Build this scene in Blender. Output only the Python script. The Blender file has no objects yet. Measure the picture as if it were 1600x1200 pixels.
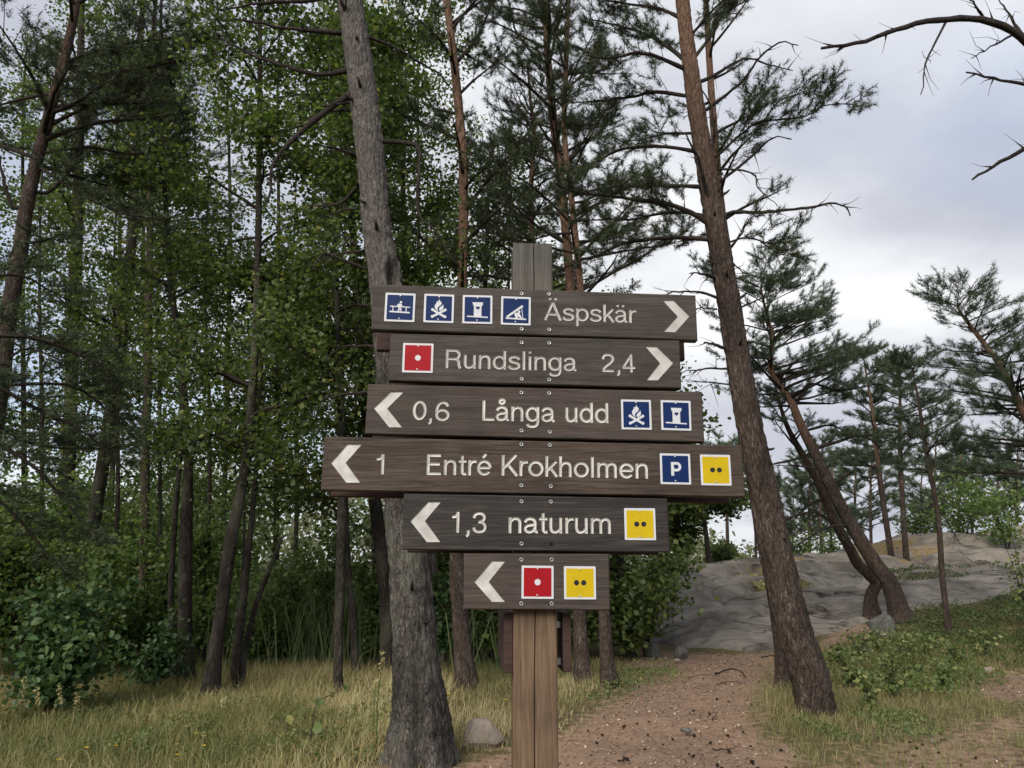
import bpy, math, random
import numpy as np
from mathutils import Matrix, Vector

S = bpy.context.scene
C = S.collection
RNG = np.random.default_rng(11)
random.seed(11)

# ------------------------------------------------------------------ camera
FPX = 1202.0                      # focal length in pixels of the 1600 px wide photograph
PITCH = math.atan(280 / FPX)
CAM = np.array([0.0, 0.0, 1.5])
cd = bpy.data.cameras.new('camera')
cam = bpy.data.objects.new('camera', cd)
C.objects.link(cam)
cd.sensor_width = 36.0
cd.lens = 36.0 * FPX / 1600.0
cd.clip_start = 0.05
cd.clip_end = 3000
cam.location = CAM
cam.rotation_euler = (math.radians(90) + PITCH, 0, 0)
S.camera = cam

# ------------------------------------------------------------------ sky, sun, exposure
CLOUD_SEED = 12.2
SUN_EL, SUN_AZ = math.radians(37), math.radians(205)     # azimuth clockwise from +Y: high, behind the camera to the left
W = bpy.data.worlds.new('World')
S.world = W
W.use_nodes = True
nt = W.node_tree
nt.nodes.clear()
def N(tree, typ, **kw):
    n = tree.nodes.new(typ)
    for k, v in kw.items():
        setattr(n, k, v)
    return n
def ramp(tree, stops, interp='LINEAR'):
    r = N(tree, 'ShaderNodeValToRGB')
    r.color_ramp.interpolation = interp
    e = r.color_ramp.elements
    while len(e) < len(stops):
        e.new(0.5)
    for el, (p, c) in zip(e, stops):
        el.position = p
        el.color = (*c, 1) if len(c) == 3 else c
    return r
L = nt.links.new
out = N(nt, 'ShaderNodeOutputWorld')
bg = N(nt, 'ShaderNodeBackground')
bg.inputs['Strength'].default_value = 0.1
sky = N(nt, 'ShaderNodeTexSky', sky_type='NISHITA', sun_disc=False)
sky.sun_elevation = SUN_EL
sky.sun_rotation = SUN_AZ
tc = N(nt, 'ShaderNodeTexCoord')
sep = N(nt, 'ShaderNodeSeparateXYZ')
L(tc.outputs['Generated'], sep.inputs[0])
mx = N(nt, 'ShaderNodeMath', operation='MAXIMUM'); mx.inputs[1].default_value = 0.0
L(sep.outputs['Z'], mx.inputs[0])
ad = N(nt, 'ShaderNodeMath', operation='ADD'); ad.inputs[1].default_value = 0.28
L(mx.outputs[0], ad.inputs[0])
dx = N(nt, 'ShaderNodeMath', operation='DIVIDE'); L(sep.outputs['X'], dx.inputs[0]); L(ad.outputs[0], dx.inputs[1])
dy = N(nt, 'ShaderNodeMath', operation='DIVIDE'); L(sep.outputs['Y'], dy.inputs[0]); L(ad.outputs[0], dy.inputs[1])
cb = N(nt, 'ShaderNodeCombineXYZ'); L(dx.outputs[0], cb.inputs[0]); L(dy.outputs[0], cb.inputs[1]); cb.inputs[2].default_value = CLOUD_SEED
cn = N(nt, 'ShaderNodeTexNoise'); cn.inputs['Scale'].default_value = 1.25; cn.inputs['Detail'].default_value = 7; cn.inputs['Roughness'].default_value = 0.52; cn.inputs['Distortion'].default_value = 0.3
L(cb.outputs[0], cn.inputs['Vector'])
cr = ramp(nt, [(0.34, (1.95, 2.04, 2.36)), (0.45, (2.35, 2.44, 2.72)), (0.55, (2.95, 3.02, 3.2)), (0.67, (3.8, 3.83, 3.9))])
L(cn.outputs['Fac'], cr.inputs[0])
cn2 = N(nt, 'ShaderNodeTexNoise'); cn2.inputs['Scale'].default_value = 0.62; cn2.inputs['Detail'].default_value = 4
L(cb.outputs[0], cn2.inputs['Vector'])
cov = ramp(nt, [(0.36, (0.65,) * 3), (0.50, (1, 1, 1))])      # cloud cover: thin in a few places
L(cn2.outputs['Fac'], cov.inputs[0])
sm = N(nt, 'ShaderNodeMix', data_type='RGBA')
L(cov.outputs[0], sm.inputs[0]); L(sky.outputs[0], sm.inputs['A']); L(cr.outputs[0], sm.inputs['B'])
L(sm.outputs['Result'], bg.inputs['Color'])
L(bg.outputs[0], out.inputs[0])

sd = bpy.data.lights.new('sun', 'SUN')
sd.energy = 1.5
sd.angle = math.radians(35)
sd.color = (1.0, 0.93, 0.83)
sun = bpy.data.objects.new('sun', sd)
C.objects.link(sun)
sv = Vector((math.sin(SUN_AZ) * math.cos(SUN_EL), math.cos(SUN_AZ) * math.cos(SUN_EL), math.sin(SUN_EL)))
sun.rotation_euler = sv.to_track_quat('Z', 'Y').to_euler()
sun.location = (-6, -8, 14)

S.view_settings.view_transform = 'Standard'
S.view_settings.look = 'None'
S.view_settings.exposure = 1.45
S.view_settings.gamma = 1.0
S.view_settings.use_curve_mapping = False
S.render.engine = 'CYCLES'
S.cycles.max_bounces = 6
S.cycles.diffuse_bounces = 4
S.cycles.glossy_bounces = 2
S.cycles.transmission_bounces = 3
S.cycles.transparent_max_bounces = 4
S.cycles.use_denoising = True
S.cycles.caustics_reflective = False
S.cycles.caustics_refractive = False

# ------------------------------------------------------------------ helpers
cp, sp = math.cos(PITCH), math.sin(PITCH)
def ray(px, py):
    xc, yc = (px - 800) / FPX, (600 - py) / FPX
    return np.array([xc, cp - yc * sp, sp + yc * cp])
def at(px, py, Y):
    r = ray(px, py)
    return CAM + r * (Y / r[1])
def depth(px, py, Y):
    return Y / ray(px, py)[1]

def _hash(ix, iy, seed):
    h = (ix.astype(np.int64) * 374761393 + iy.astype(np.int64) * 668265263 + seed * 1442695041) & 0x7fffffff
    h = ((h ^ (h >> 13)) * 1274126177) & 0x7fffffff
    h = h ^ (h >> 16)
    return (h & 0xffff) / 65535.0
def vnoise(u, v, seed=0, pu=None):
    u = np.asarray(u, float); v = np.asarray(v, float)
    u, v = np.broadcast_arrays(u, v)
    iu, iv = np.floor(u).astype(np.int64), np.floor(v).astype(np.int64)
    fu, fv = u - iu, v - iv
    fu = fu * fu * (3 - 2 * fu); fv = fv * fv * (3 - 2 * fv)
    iu1 = iu + 1
    if pu:
        iu = iu % pu; iu1 = iu1 % pu
    a, b = _hash(iu, iv, seed), _hash(iu1, iv, seed)
    c, d = _hash(iu, iv + 1, seed), _hash(iu1, iv + 1, seed)
    return (a * (1 - fu) + b * fu) * (1 - fv) + (c * (1 - fu) + d * fu) * fv
def fbm(u, v, seed=0, octv=4, gain=0.5):
    s, a, t = 0.0, 1.0, 0.0
    for k in range(octv):
        s = s + a * vnoise(u * 2 ** k, v * 2 ** k, seed + k * 17); t += a; a *= gain
    return s / t
def sstep(x, a, b):
    t = np.clip((x - a) / (b - a), 0, 1)
    return t * t * (3 - 2 * t)

FPXT = np.array([700, 960, 1050, 1130, 1215, 1300, 1360, 1420, 1500, 1600, 1750, 2200.])
FZ = np.array([0, 0, 0, 0, 0, .25, .42, .55, .62, .9, 1.2, 1.5])
FY = np.array([17.5, 16.1, 14.7, 14.2, 14.2, 15.3, 15.8, 16.4, 17, 17.6, 18, 18.])
TY = np.array([25, 25, 24, 24, 24, 25.5, 26.5, 28, 30, 32, 34, 36.])
TZ = np.array([.1, 1.15, 1.48, 1.52, 1.5, 1.58, 1.78, 2.0, 2.35, 2.6, 2.8, 3.0])
def rock_s(x, y):
    pxa = 800 + 1234 * x / np.maximum(y, 0.5)
    f, t = np.interp(pxa, FPXT, FY), np.interp(pxa, FPXT, TY)
    return (y - f) / (t - f), pxa
def gz(x, y):
    x = np.asarray(x, float); y = np.asarray(y, float)
    s, pxa = rock_s(x, y)
    fy, fz, tz = np.interp(pxa, FPXT, FY), np.interp(pxa, FPXT, FZ), np.interp(pxa, FPXT, TZ)
    z0 = fz * sstep(y, 9.5, fy) * np.clip(y / np.maximum(fy, 1), 0, 1)
    z = np.where(s < 0, z0, fz + (tz - fz) * np.sin(np.clip(s, 0, 1) * math.pi / 2) ** 0.85)
    z = z - np.clip(s - 1, 0, 3) * 1.2 * sstep(pxa, 800, 1000)
    und = 0.10 * (fbm(x * .35 + 7, y * .35, 5) - .5) + 0.05 * (fbm(x * 1.3, y * 1.3, 9) - .5)
    return z + und * sstep(y, 2, 8)
def ghit(px, py):
    r = ray(px, py)
    t = np.linspace(3, 60, 5000)
    p = CAM[None] + r[None] * t[:, None]
    i = np.argmax(p[:, 2] < gz(p[:, 0], p[:, 1]))
    return p[i]

def mesh_np(name, V, faces, mats, fmat=None, attrs=None, smooth=True):
    """faces: list of int arrays (m,k)"""
    me = bpy.data.meshes.new(name)
    V = np.asarray(V, np.float32)
    faces = [np.asarray(f, np.int32) for f in faces if len(f)]
    me.vertices.add(len(V)); me.vertices.foreach_set('co', V.ravel())
    nl = sum(f.size for f in faces); nf = sum(len(f) for f in faces)
    me.loops.add(nl); me.polygons.add(nf)
    me.loops.foreach_set('vertex_index', np.concatenate([f.ravel() for f in faces]))
    tot = np.concatenate([np.full(len(f), f.shape[1], np.int32) for f in faces])
    st = np.concatenate([[0], np.cumsum(tot)[:-1]]).astype(np.int32)
    me.polygons.foreach_set('loop_start', st)
    me.polygons.foreach_set('loop_total', tot)
    if fmat is not None:
        me.polygons.foreach_set('material_index', np.asarray(fmat, np.int32))
    me.polygons.foreach_set('use_smooth', np.full(nf, smooth, bool))
    for k, a in (attrs or {}).items():
        at_ = me.attributes.new(k, 'FLOAT', 'POINT'); at_.data.foreach_set('value', np.asarray(a, np.float32))
    me.update(calc_edges=True)
    for m in (mats if isinstance(mats, (list, tuple)) else [mats]):
        me.materials.append(m)
    return me
def put(name, me, parent=None, kind=None, label=None, cat=None, group=None):
    o = bpy.data.objects.new(name, me)
    C.objects.link(o)
    if parent is not None:
        o.parent = parent
        if parent.type == 'EMPTY':
            o.matrix_parent_inverse = Matrix.Translation(-parent.location)
    if kind: o['kind'] = kind
    if label: o['label'] = label
    if cat: o['category'] = cat
    if group: o['group'] = group
    return o
def thing(name, label, cat, loc, group=None):
    o = put(name, None, label=label, cat=cat, group=group)
    o.location = loc
    o.empty_display_size = 0.2
    return o

class MB:
    """collects plain geometry for one mesh"""
    def __init__(s): s.V = []; s.F = {}; s.n = 0; s.A = []
    def add(s, V, F, a=0.0):
        V = np.asarray(V, float)
        for f in F:
            f = np.asarray(f, np.int64)
            if len(f): s.F.setdefault(f.shape[1], []).append(f + s.n)
        s.V.append(V); s.n += len(V)
        s.A.append(np.broadcast_to(np.asarray(a, float), (len(V),)))
    def mesh(s, name, mat, smooth=True, attr='tint'):
        return mesh_np(name, np.concatenate(s.V), [np.concatenate(v) for v in s.F.values()], mat, attrs={attr: np.concatenate(s.A)}, smooth=smooth)

def catmull(P, n):
    P = np.asarray(P, float)
    if len(P) == 2:
        t = np.linspace(0, 1, n)[:, None]
        return P[0] * (1 - t) + P[1] * t
    d = np.concatenate([[0], np.cumsum(np.linalg.norm(np.diff(P[:, :3], axis=0), axis=1) + 1e-9)])
    Q = np.vstack([2 * P[0] - P[1], P, 2 * P[-1] - P[-2]])
    s = np.linspace(0, d[-1], n)
    i = np.clip(np.searchsorted(d, s, side='right') - 1, 0, len(P) - 2)
    t = ((s - d[i]) / (d[i + 1] - d[i]))[:, None]
    p0, p1, p2, p3 = Q[i], Q[i + 1], Q[i + 2], Q[i + 3]
    return 0.5 * (2 * p1 + (p2 - p0) * t + (2 * p0 - 5 * p1 + 4 * p2 - p3) * t ** 2 + (3 * p1 - p0 - 3 * p2 + p3) * t ** 3)
def frames(P):
    T = np.gradient(P, axis=0)
    T /= np.linalg.norm(T, axis=1, keepdims=True) + 1e-12
    ref = np.array([0, -1.0, 0]) if np.mean(np.abs(T[:, 1])) < 0.8 else np.array([0, 0, 1.0])
    Nn = ref - T * (T @ ref)[:, None]
    Nn /= np.linalg.norm(Nn, axis=1, keepdims=True) + 1e-9
    return T, Nn, np.cross(T, Nn)
def ring_faces(nr, ns):
    i, j = np.meshgrid(np.arange(nr - 1), np.arange(ns), indexing='ij')
    a = i * ns + j; b = i * ns + (j + 1) % ns
    return np.stack([a, b, b + ns, a + ns], -1).reshape(-1, 4)
def tube(mb, pts, rad, ns=6, n=None, a=0.0, jit=0.0):
    P = np.asarray(pts, float)
    PR = np.column_stack([P, np.broadcast_to(rad, (len(P),))])
    if n: PR = catmull(PR, n)
    P, R = PR[:, :3], np.maximum(PR[:, 3], 0.0006)
    if jit:
        R = R * (1 + jit * (RNG.random(len(R)) - .5))
    T, A, B = frames(P)
    th = np.arange(ns) * 2 * math.pi / ns
    V = P[:, None] + R[:, None, None] * (np.cos(th)[None, :, None] * A[:, None] + np.sin(th)[None, :, None] * B[:, None])
    F = ring_faces(len(P), ns)
    V = V.reshape(-1, 3)
    caps = []
    if ns >= 3:
        V = np.vstack([V, P[-1] + T[-1] * R[-1] * .4]); k = len(V) - 1; o = (len(P) - 1) * ns
        caps = np.array([[o + j, o + (j + 1) % ns, k] for j in range(ns)])
    mb.add(V, [F, caps], a)

# ------------------------------------------------------------------ materials
def mat(name, rough=0.8):
    m = bpy.data.materials.new(name); m.use_nodes = True
    b = m.node_tree.nodes['Principled BSDF']
    b.inputs['Roughness'].default_value = rough
    b.inputs['Specular IOR Level'].default_value = 0.3
    return m, m.node_tree, b
def plain(name, col, rough=0.6, spec=0.4, metal=0.0, var=0.0):
    m, t, b = mat(name, rough)
    b.inputs['Specular IOR Level'].default_value = spec
    b.inputs['Metallic'].default_value = metal
    b.inputs['Base Color'].default_value = (*col, 1)
    if var:
        tcn = N(t, 'ShaderNodeTexCoord')
        nz = N(t, 'ShaderNodeTexNoise'); nz.inputs['Scale'].default_value = 22; nz.inputs['Detail'].default_value = 5
        t.links.new(tcn.outputs['Object'], nz.inputs['Vector'])
        r = ramp(t, [(.3, tuple(c * (1 - var) for c in col)), (.65, col)])
        t.links.new(nz.outputs['Fac'], r.inputs[0]); t.links.new(r.outputs[0], b.inputs['Base Color'])
    return m
def coords(t, scale, kind='Object', rnd=False):
    c = N(t, 'ShaderNodeTexCoord'); mp = N(t, 'ShaderNodeMapping'); mp.inputs['Scale'].default_value = scale
    t.links.new(c.outputs[kind], mp.inputs['Vector'])
    if rnd:
        oi = N(t, 'ShaderNodeObjectInfo'); ml = N(t, 'ShaderNodeMath', operation='MULTIPLY'); ml.inputs[1].default_value = 37
        t.links.new(oi.outputs['Random'], ml.inputs[0])
        t.links.new(ml.outputs[0], mp.inputs['Location'])
    return mp.outputs[0]
def noise(t, vec, scale, detail=5, rough=0.55, dist=0.0):
    n = N(t, 'ShaderNodeTexNoise'); n.inputs['Scale'].default_value = scale; n.inputs['Detail'].default_value = detail
    n.inputs['Roughness'].default_value = rough; n.inputs['Distortion'].default_value = dist
    t.links.new(vec, n.inputs['Vector']); return n.outputs['Fac']
def mixc(t, fac, a, b, mode='MIX'):
    m = N(t, 'ShaderNodeMix', data_type='RGBA', blend_type=mode)
    for s, v in ((0, fac), ('A', a), ('B', b)):
        if isinstance(v, (int, float)): m.inputs[s].default_value = v
        elif isinstance(v, tuple): m.inputs[s].default_value = (*v, 1)
        else: t.links.new(v, m.inputs[s])
    return m.outputs['Result']
def bump(t, b, h, strength=0.5, dist=0.01):
    n = N(t, 'ShaderNodeBump'); n.inputs['Strength'].default_value = strength; n.inputs['Distance'].default_value = dist
    t.links.new(h, n.inputs['Height']); t.links.new(n.outputs[0], b.inputs['Normal'])

def wood(name, c_dark, c_mid, c_light, vertical=False, wav=0.6):
    m, t, b = mat(name, 0.75)
    sc_ = (26, 26, 1.1) if vertical else (1.3, 8, 26)
    v = coords(t, sc_, rnd=True)
    g1 = noise(t, v, 2.2, 6, .62, wav)
    v2 = coords(t, (90, 90, 2.5) if vertical else (3.2, 20, 95), rnd=True)
    g2 = noise(t, v2, 2.5, 4, .7, .3)
    v3 = coords(t, (1, 1, 1), rnd=True)
    g3 = noise(t, v3, 5.5, 4, .6)
    mm = N(t, 'ShaderNodeMath', operation='MULTIPLY_ADD'); mm.inputs[1].default_value = .55
    t.links.new(g2, mm.inputs[0])
    m2 = N(t, 'ShaderNodeMath', operation='MULTIPLY'); m2.inputs[1].default_value = .55
    t.links.new(g1, m2.inputs[0]); t.links.new(m2.outputs[0], mm.inputs[2])
    r = ramp(t, [(.41, c_dark), (.54, c_mid), (.67, c_light)])
    t.links.new(mm.outputs[0], r.inputs[0])
    st = ramp(t, [(.32, (.62, .62, .64)), (.6, (1, 1, 1))])
    t.links.new(g3, st.inputs[0])
    c = mixc(t, .8, r.outputs[0], st.outputs[0], 'MULTIPLY')
    t.links.new(c, b.inputs['Base Color'])
    bump(t, b, mm.outputs[0], .35, .004)
    return m
WOOD = {  
    'a': wood('weathered wood', (0.0258, 0.0206, 0.0172), (0.0482, 0.0396, 0.0335), (0.0757, 0.0628, 0.0533)),
    'b': wood('wavy brown wood', (0.0241, 0.0163, 0.0120), (0.0516, 0.0361, 0.0275), (0.0860, 0.0636, 0.0490), wav=2.2),
    'c': wood('dark weathered wood', (0.0155, 0.0129, 0.0120), (0.0310, 0.0258, 0.0232), (0.0602, 0.0516, 0.0456), wav=1.2),
    'd': wood('warm grey wood', (0.0310, 0.0232, 0.0189), (0.0568, 0.0430, 0.0361), (0.0817, 0.0636, 0.0542), wav=1.0),
    'back': wood('red brown wood', (0.0258, 0.0138, 0.0112), (0.0447, 0.0232, 0.0189), (0.0645, 0.0361, 0.0292)),
    'post': wood('post wood', (.076, .047, .028), (.130, .084, .050), (.178, .123, .079), vertical=True, wav=.4),
}
PAINT_G = plain('greyed groove paint', (.47, .46, .44), .6, .3, var=.25)
PAINT = plain('white groove paint', (.55, .54, .51), .6, .3, var=.32)
WHITE = plain('white plate enamel', (.54, .55, .58), .45, .4, var=.06)
BLUE = plain('blue print', (.004, .019, .088), .5, .15, var=.15)
RED = plain('red print', (.30, .006, .012), .5, .15, var=.12)
YEL = plain('yellow print', (.50, .36, .008), .5, .15, var=.10)
BLACK = plain('black print', (.012, .012, .013), .35, .4)
STEEL = plain('screw steel', (.55, .55, .54), .38, .5, .85)
HOLE = plain('screw hole dark', (.012, .010, .009), .9, .1)

def bark(name, furrow, plate, pale, orange=None, scale=1.0, lichen=None, plates=.62):
    m, t, b = mat(name, 0.9)
    b.inputs['Specular IOR Level'].default_value = .15
    v = coords(t, (scale, scale, .34 * scale), rnd=True)
    dn = N(t, 'ShaderNodeTexNoise'); dn.inputs['Scale'].default_value = 9; dn.inputs['Detail'].default_value = 4
    t.links.new(v, dn.inputs['Vector'])
    dm = N(t, 'ShaderNodeVectorMath', operation='MULTIPLY_ADD'); dm.inputs[1].default_value = (.085, .085, .085)
    t.links.new(dn.outputs['Color'], dm.inputs[0]); t.links.new(v, dm.inputs[2])
    vo = N(t, 'ShaderNodeTexVoronoi', feature='DISTANCE_TO_EDGE'); vo.inputs['Scale'].default_value = 24
    t.links.new(dm.outputs[0], vo.inputs['Vector'])
    vr = ramp(t, [(0, (0, 0, 0)), (.05, (.32, .32, .32)), (.26, (1, 1, 1))]); t.links.new(vo.outputs['Distance'], vr.inputs[0])
    n1a = noise(t, v, 22, 6, .62, .5)
    def ridge(zs, sc_, gain):
        vv_ = coords(t, (scale, scale, zs * scale), rnd=True)
        nn_ = noise(t, vv_, sc_, 3, .55, .7)
        a_1 = N(t, 'ShaderNodeMath', operation='MULTIPLY_ADD'); a_1.inputs[1].default_value = 2; a_1.inputs[2].default_value = -1; t.links.new(nn_, a_1.inputs[0])
        a_2 = N(t, 'ShaderNodeMath', operation='ABSOLUTE'); t.links.new(a_1.outputs[0], a_2.inputs[0])
        a_3 = N(t, 'ShaderNodeMath', operation='MULTIPLY', use_clamp=True); a_3.inputs[1].default_value = gain; t.links.new(a_2.outputs[0], a_3.inputs[0])
        return a_3.outputs[0]
    mn_ = N(t, 'ShaderNodeMath', operation='MINIMUM'); t.links.new(ridge(.15, 15, 4.5), mn_.inputs[0]); t.links.new(ridge(.30, 34, 4.0), mn_.inputs[1])
    fur = mixc(t, .30, mn_.outputs[0], vr.outputs[0])
    n1 = mixc(t, plates, n1a, fur)
    v2 = coords(t, (scale, scale, .6 * scale), rnd=True)
    n2 = noise(t, v2, 70, 4, .6)
    v3 = coords(t, (1, 1, .5), rnd=True)
    n3 = noise(t, v3, 3.2, 5, .6)
    r = ramp(t, [(.26, furrow), (.50, plate), (.80, pale)])
    mm = N(t, 'ShaderNodeMath', operation='MULTIPLY_ADD'); mm.inputs[1].default_value = .35
    m0 = N(t, 'ShaderNodeMath', operation='MULTIPLY'); m0.inputs[1].default_value = .68
    t.links.new(n1, m0.inputs[0]); t.links.new(n2, mm.inputs[0]); t.links.new(m0.outputs[0], mm.inputs[2])
    t.links.new(mm.outputs[0], r.inputs[0])
    tn_ = ramp(t, [(.34, (.55, .54, .53)), (.62, (1.12, 1.1, 1.08))]); t.links.new(n3, tn_.inputs[0])
    col = mixc(t, 1.0, r.outputs[0], tn_.outputs[0], 'MULTIPLY')
    if lichen:
        lr = ramp(t, [(.50, (0, 0, 0)), (.68, (.65, .65, .65))]); t.links.new(n3, lr.inputs[0])
        col = mixc(t, lr.outputs[0], col, lichen)
    if orange:
        ro = ramp(t, [(.30, tuple(c * .38 for c in orange)), (.5, orange), (.7, tuple(min(1, c * 1.35) for c in orange))])
        t.links.new(mm.outputs[0], ro.inputs[0])
        a = N(t, 'ShaderNodeAttribute'); a.attribute_name = 'tint'
        col = mixc(t, a.outputs['Fac'], col, ro.outputs[0])
    t.links.new(col, b.inputs['Base Color'])
    bump(t, b, mm.outputs[0], 1.0, .03)
    return m
BARK_P = bark('pine bark', (.016, .011, .009), (.072, .055, .046), (.150, .122, .105), (.175, .105, .072))
BARK_G = bark('grey pine bark', (.019, .016, .014), (.085, .078, .071), (.178, .167, .154), (.122, .110, .101), lichen=(.13, .135, .105))
BARK_A = bark('dark alder bark', (.012, .010, .009), (.044, .038, .032), (.105, .095, .080), lichen=(.085, .09, .062))
TWIG = bark('branch bark', (.025, .020, .017), (.060, .049, .041), (.11, .095, .082), scale=2.0)
DEAD = bark('dead branch bark', (.022, .018, .016), (.055, .046, .041), (.115, .10, .09), scale=2.0)

def leafmat(name, stops, trans=0.35, rough=.5):
    m = bpy.data.materials.new(name); m.use_nodes = True
    t = m.node_tree; t.nodes.clear()
    o = N(t, 'ShaderNodeOutputMaterial')
    a = N(t, 'ShaderNodeAttribute'); a.attribute_name = 'tint'
    r = ramp(t, stops); t.links.new(a.outputs['Fac'], r.inputs[0])
    d = N(t, 'ShaderNodeBsdfPrincipled'); d.inputs['Roughness'].default_value = rough; d.inputs['Specular IOR Level'].default_value = .35
    t.links.new(r.outputs[0], d.inputs['Base Color'])
    tr = N(t, 'ShaderNodeBsdfTranslucent')
    br = mixc(t, 1.0, r.outputs[0], (1.25, 1.35, .75), 'MULTIPLY')
    t.links.new(br, tr.inputs[0])
    mx_ = N(t, 'ShaderNodeMixShader'); mx_.inputs[0].default_value = trans
    t.links.new(d.outputs[0], mx_.inputs[1]); t.links.new(tr.outputs[0], mx_.inputs[2])
    t.links.new(mx_.outputs[0], o.inputs[0])
    return m
LEAF_A = leafmat('alder leaves', [(0, (.040, .068, .022)), (.55, (.085, .125, .040)), (.93, (.145, .180, .058)), (.992, (.19, .20, .06)), (1, (.30, .26, .07))], .5)
LEAF_Y = leafmat('yellow green leaves', [(0, (.070, .115, .036)), (.6, (.125, .185, .060)), (.95, (.18, .23, .080)), (1, (.24, .24, .09))], .5)
LEAF_H = leafmat('hazel leaves', [(0, (.032, .072, .026)), (.6, (.066, .122, .046)), (1, (.12, .17, .065))], .35, .45)
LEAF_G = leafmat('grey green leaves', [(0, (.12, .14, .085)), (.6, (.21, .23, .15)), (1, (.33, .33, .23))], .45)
NEED_P = leafmat('pine needles', [(0, (.026, .040, .020)), (.6, (.050, .070, .034)), (.95, (.082, .100, .045)), (1, (.14, .10, .045))], .2, .55)
NEED_B = leafmat('blue green pine needles', [(0, (.036, .060, .038)), (.6, (.066, .098, .056)), (1, (.11, .14, .070))], .2, .55)
GRASSM = leafmat('dry meadow grass', [(0, (.100, .130, .042)), (.3, (.205, .195, .080)), (.65, (.37, .315, .155)), (1, (.55, .47, .28))], .35, .6)
REEDM = leafmat('reed leaves', [(0, (.075, .125, .055)), (.6, (.15, .20, .095)), (1, (.30, .29, .16))], .4)
HERBM = leafmat('herb leaves', [(0, (.060, .100, .030)), (.6, (.115, .155, .050)), (1, (.26, .25, .095))], .3)
BILB = leafmat('bilberry leaves', [(0, (.030, .055, .016)), (.6, (.060, .090, .025)), (1, (.13, .12, .04))], .25)
FLOWER = plain('yellow petals', (.75, .50, .02), .6)

# ground
GM, gt, gb = mat('forest floor', .95)
gb.inputs['Specular IOR Level'].default_value = .1
v = coords(gt, (1, 1, 1))
n_big, n_mid, n_fine = noise(gt, v, 1.1, 5, .6), noise(gt, v, 9, 6, .65), noise(gt, v, 70, 5, .7)
pr = ramp(gt, [(.26, (.150, .098, .068)), (.46, (.238, .163, .115)), (.62, (.295, .211, .152)), (.80, (.39, .30, .225))])
fm = mixc(gt, .55, n_mid, n_fine); gt.links.new(fm, pr.inputs[0])
sr = ramp(gt, [(.30, (.055, .050, .025)), (.55, (.115, .098, .048)), (.75, (.21, .165, .08))])
gt.links.new(fm, sr.inputs[0])
pa = N(gt, 'ShaderNodeAttribute'); pa.attribute_name = 'path'
pm = N(gt, 'ShaderNodeMath', operation='ADD'); gt.links.new(pa.outputs['Fac'], pm.inputs[0])
pn = N(gt, 'ShaderNodeMapRange'); pn.inputs['From Min'].default_value = .3; pn.inputs['From Max'].default_value = .7; pn.inputs['To Min'].default_value = -.35; pn.inputs['To Max'].default_value = .35
gt.links.new(n_mid, pn.inputs[0]); gt.links.new(pn.outputs[0], pm.inputs[1])
pc = ramp(gt, [(.35, (0, 0, 0)), (.65, (1, 1, 1))]); gt.links.new(pm.outputs[0], pc.inputs[0])
gcol = mixc(gt, pc.outputs[0], sr.outputs[0], pr.outputs[0])
tone = ramp(gt, [(.3, (.78, .78, .80)), (.65, (1.08, 1.04, 1.0))]); gt.links.new(n_big, tone.inputs[0])
gcol = mixc(gt, 1.0, gcol, tone.outputs[0], 'MULTIPLY')
gt.links.new(gcol, gb.inputs['Base Color'])
bump(gt, gb, fm, .9, .02)

RM, rt, rb = mat('granite', .85)
rb.inputs['Specular IOR Level'].default_value = .25
v = coords(rt, (1, 1, 1)); vs = coords(rt, (.55, 1.5, 1.2))
r1, r2, r3 = noise(rt, v, .7, 6, .6), noise(rt, vs, 2.2, 7, .66, .8), noise(rt, v, 45, 5, .7)
rr = ramp(rt, [(.32, (.088, .079, .070)), (.47, (.190, .173, .153)), (.66, (.32, .293, .258))])
wvn = noise(rt, vs, 1.1, 6, .6, 1.6)
vdn = N(rt, 'ShaderNodeTexNoise'); vdn.inputs['Scale'].default_value = 1.3; vdn.inputs['Detail'].default_value = 5; rt.links.new(v, vdn.inputs['Vector'])
vdm = N(rt, 'ShaderNodeVectorMath', operation='MULTIPLY_ADD'); vdm.inputs[1].default_value = (.9, .9, .9); rt.links.new(vdn.outputs['Color'], vdm.inputs[0]); rt.links.new(coords(rt, (.55, .9, 1.5)), vdm.inputs[2])
vcr = N(rt, 'ShaderNodeTexVoronoi', feature='DISTANCE_TO_EDGE'); vcr.inputs['Scale'].default_value = .62; rt.links.new(vdm.outputs[0], vcr.inputs['Vector'])
wl = ramp(rt, [(0, (.30, .27, .25)), (.012, (.45, .42, .40)), (.035, (.92, .92, .92)), (.07, (1, 1, 1))]); rt.links.new(vcr.outputs['Distance'], wl.inputs[0])
def iso(sc_vec, scale_, width, dist):
    nn_ = noise(rt, coords(rt, sc_vec), scale_, 4, .5, dist)
    s1_ = N(rt, 'ShaderNodeMath', operation='SUBTRACT'); s1_.inputs[1].default_value = .5; rt.links.new(nn_, s1_.inputs[0])
    s2_ = N(rt, 'ShaderNodeMath', operation='ABSOLUTE'); rt.links.new(s1_.outputs[0], s2_.inputs[0])
    rp_ = ramp(rt, [(0, (.22, .19, .17)), (width, (.5, .47, .44)), (width * 3.5, (1, 1, 1))]); rt.links.new(s2_.outputs[0], rp_.inputs[0])
    return rp_.outputs[0]
fis = mixc(rt, 1.0, iso((.16, .5, .5), 1.0, .004, .5), iso((.35, 1.2, 1.0), 1.0, .0045, .9), 'MULTIPLY')
brk = ramp(rt, [(.44, (0, 0, 0)), (.54, (1, 1, 1))]); rt.links.new(noise(rt, v, .9, 3, .5), brk.inputs[0])
fis = mixc(rt, brk.outputs[0], (1.0, 1.0, 1.0), fis)
spots = ramp(rt, [(.60, (1, 1, 1)), (.66, (.62, .62, .60))]); rt.links.new(noise(rt, v, 7, 4, .7), spots.inputs[0])
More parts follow.
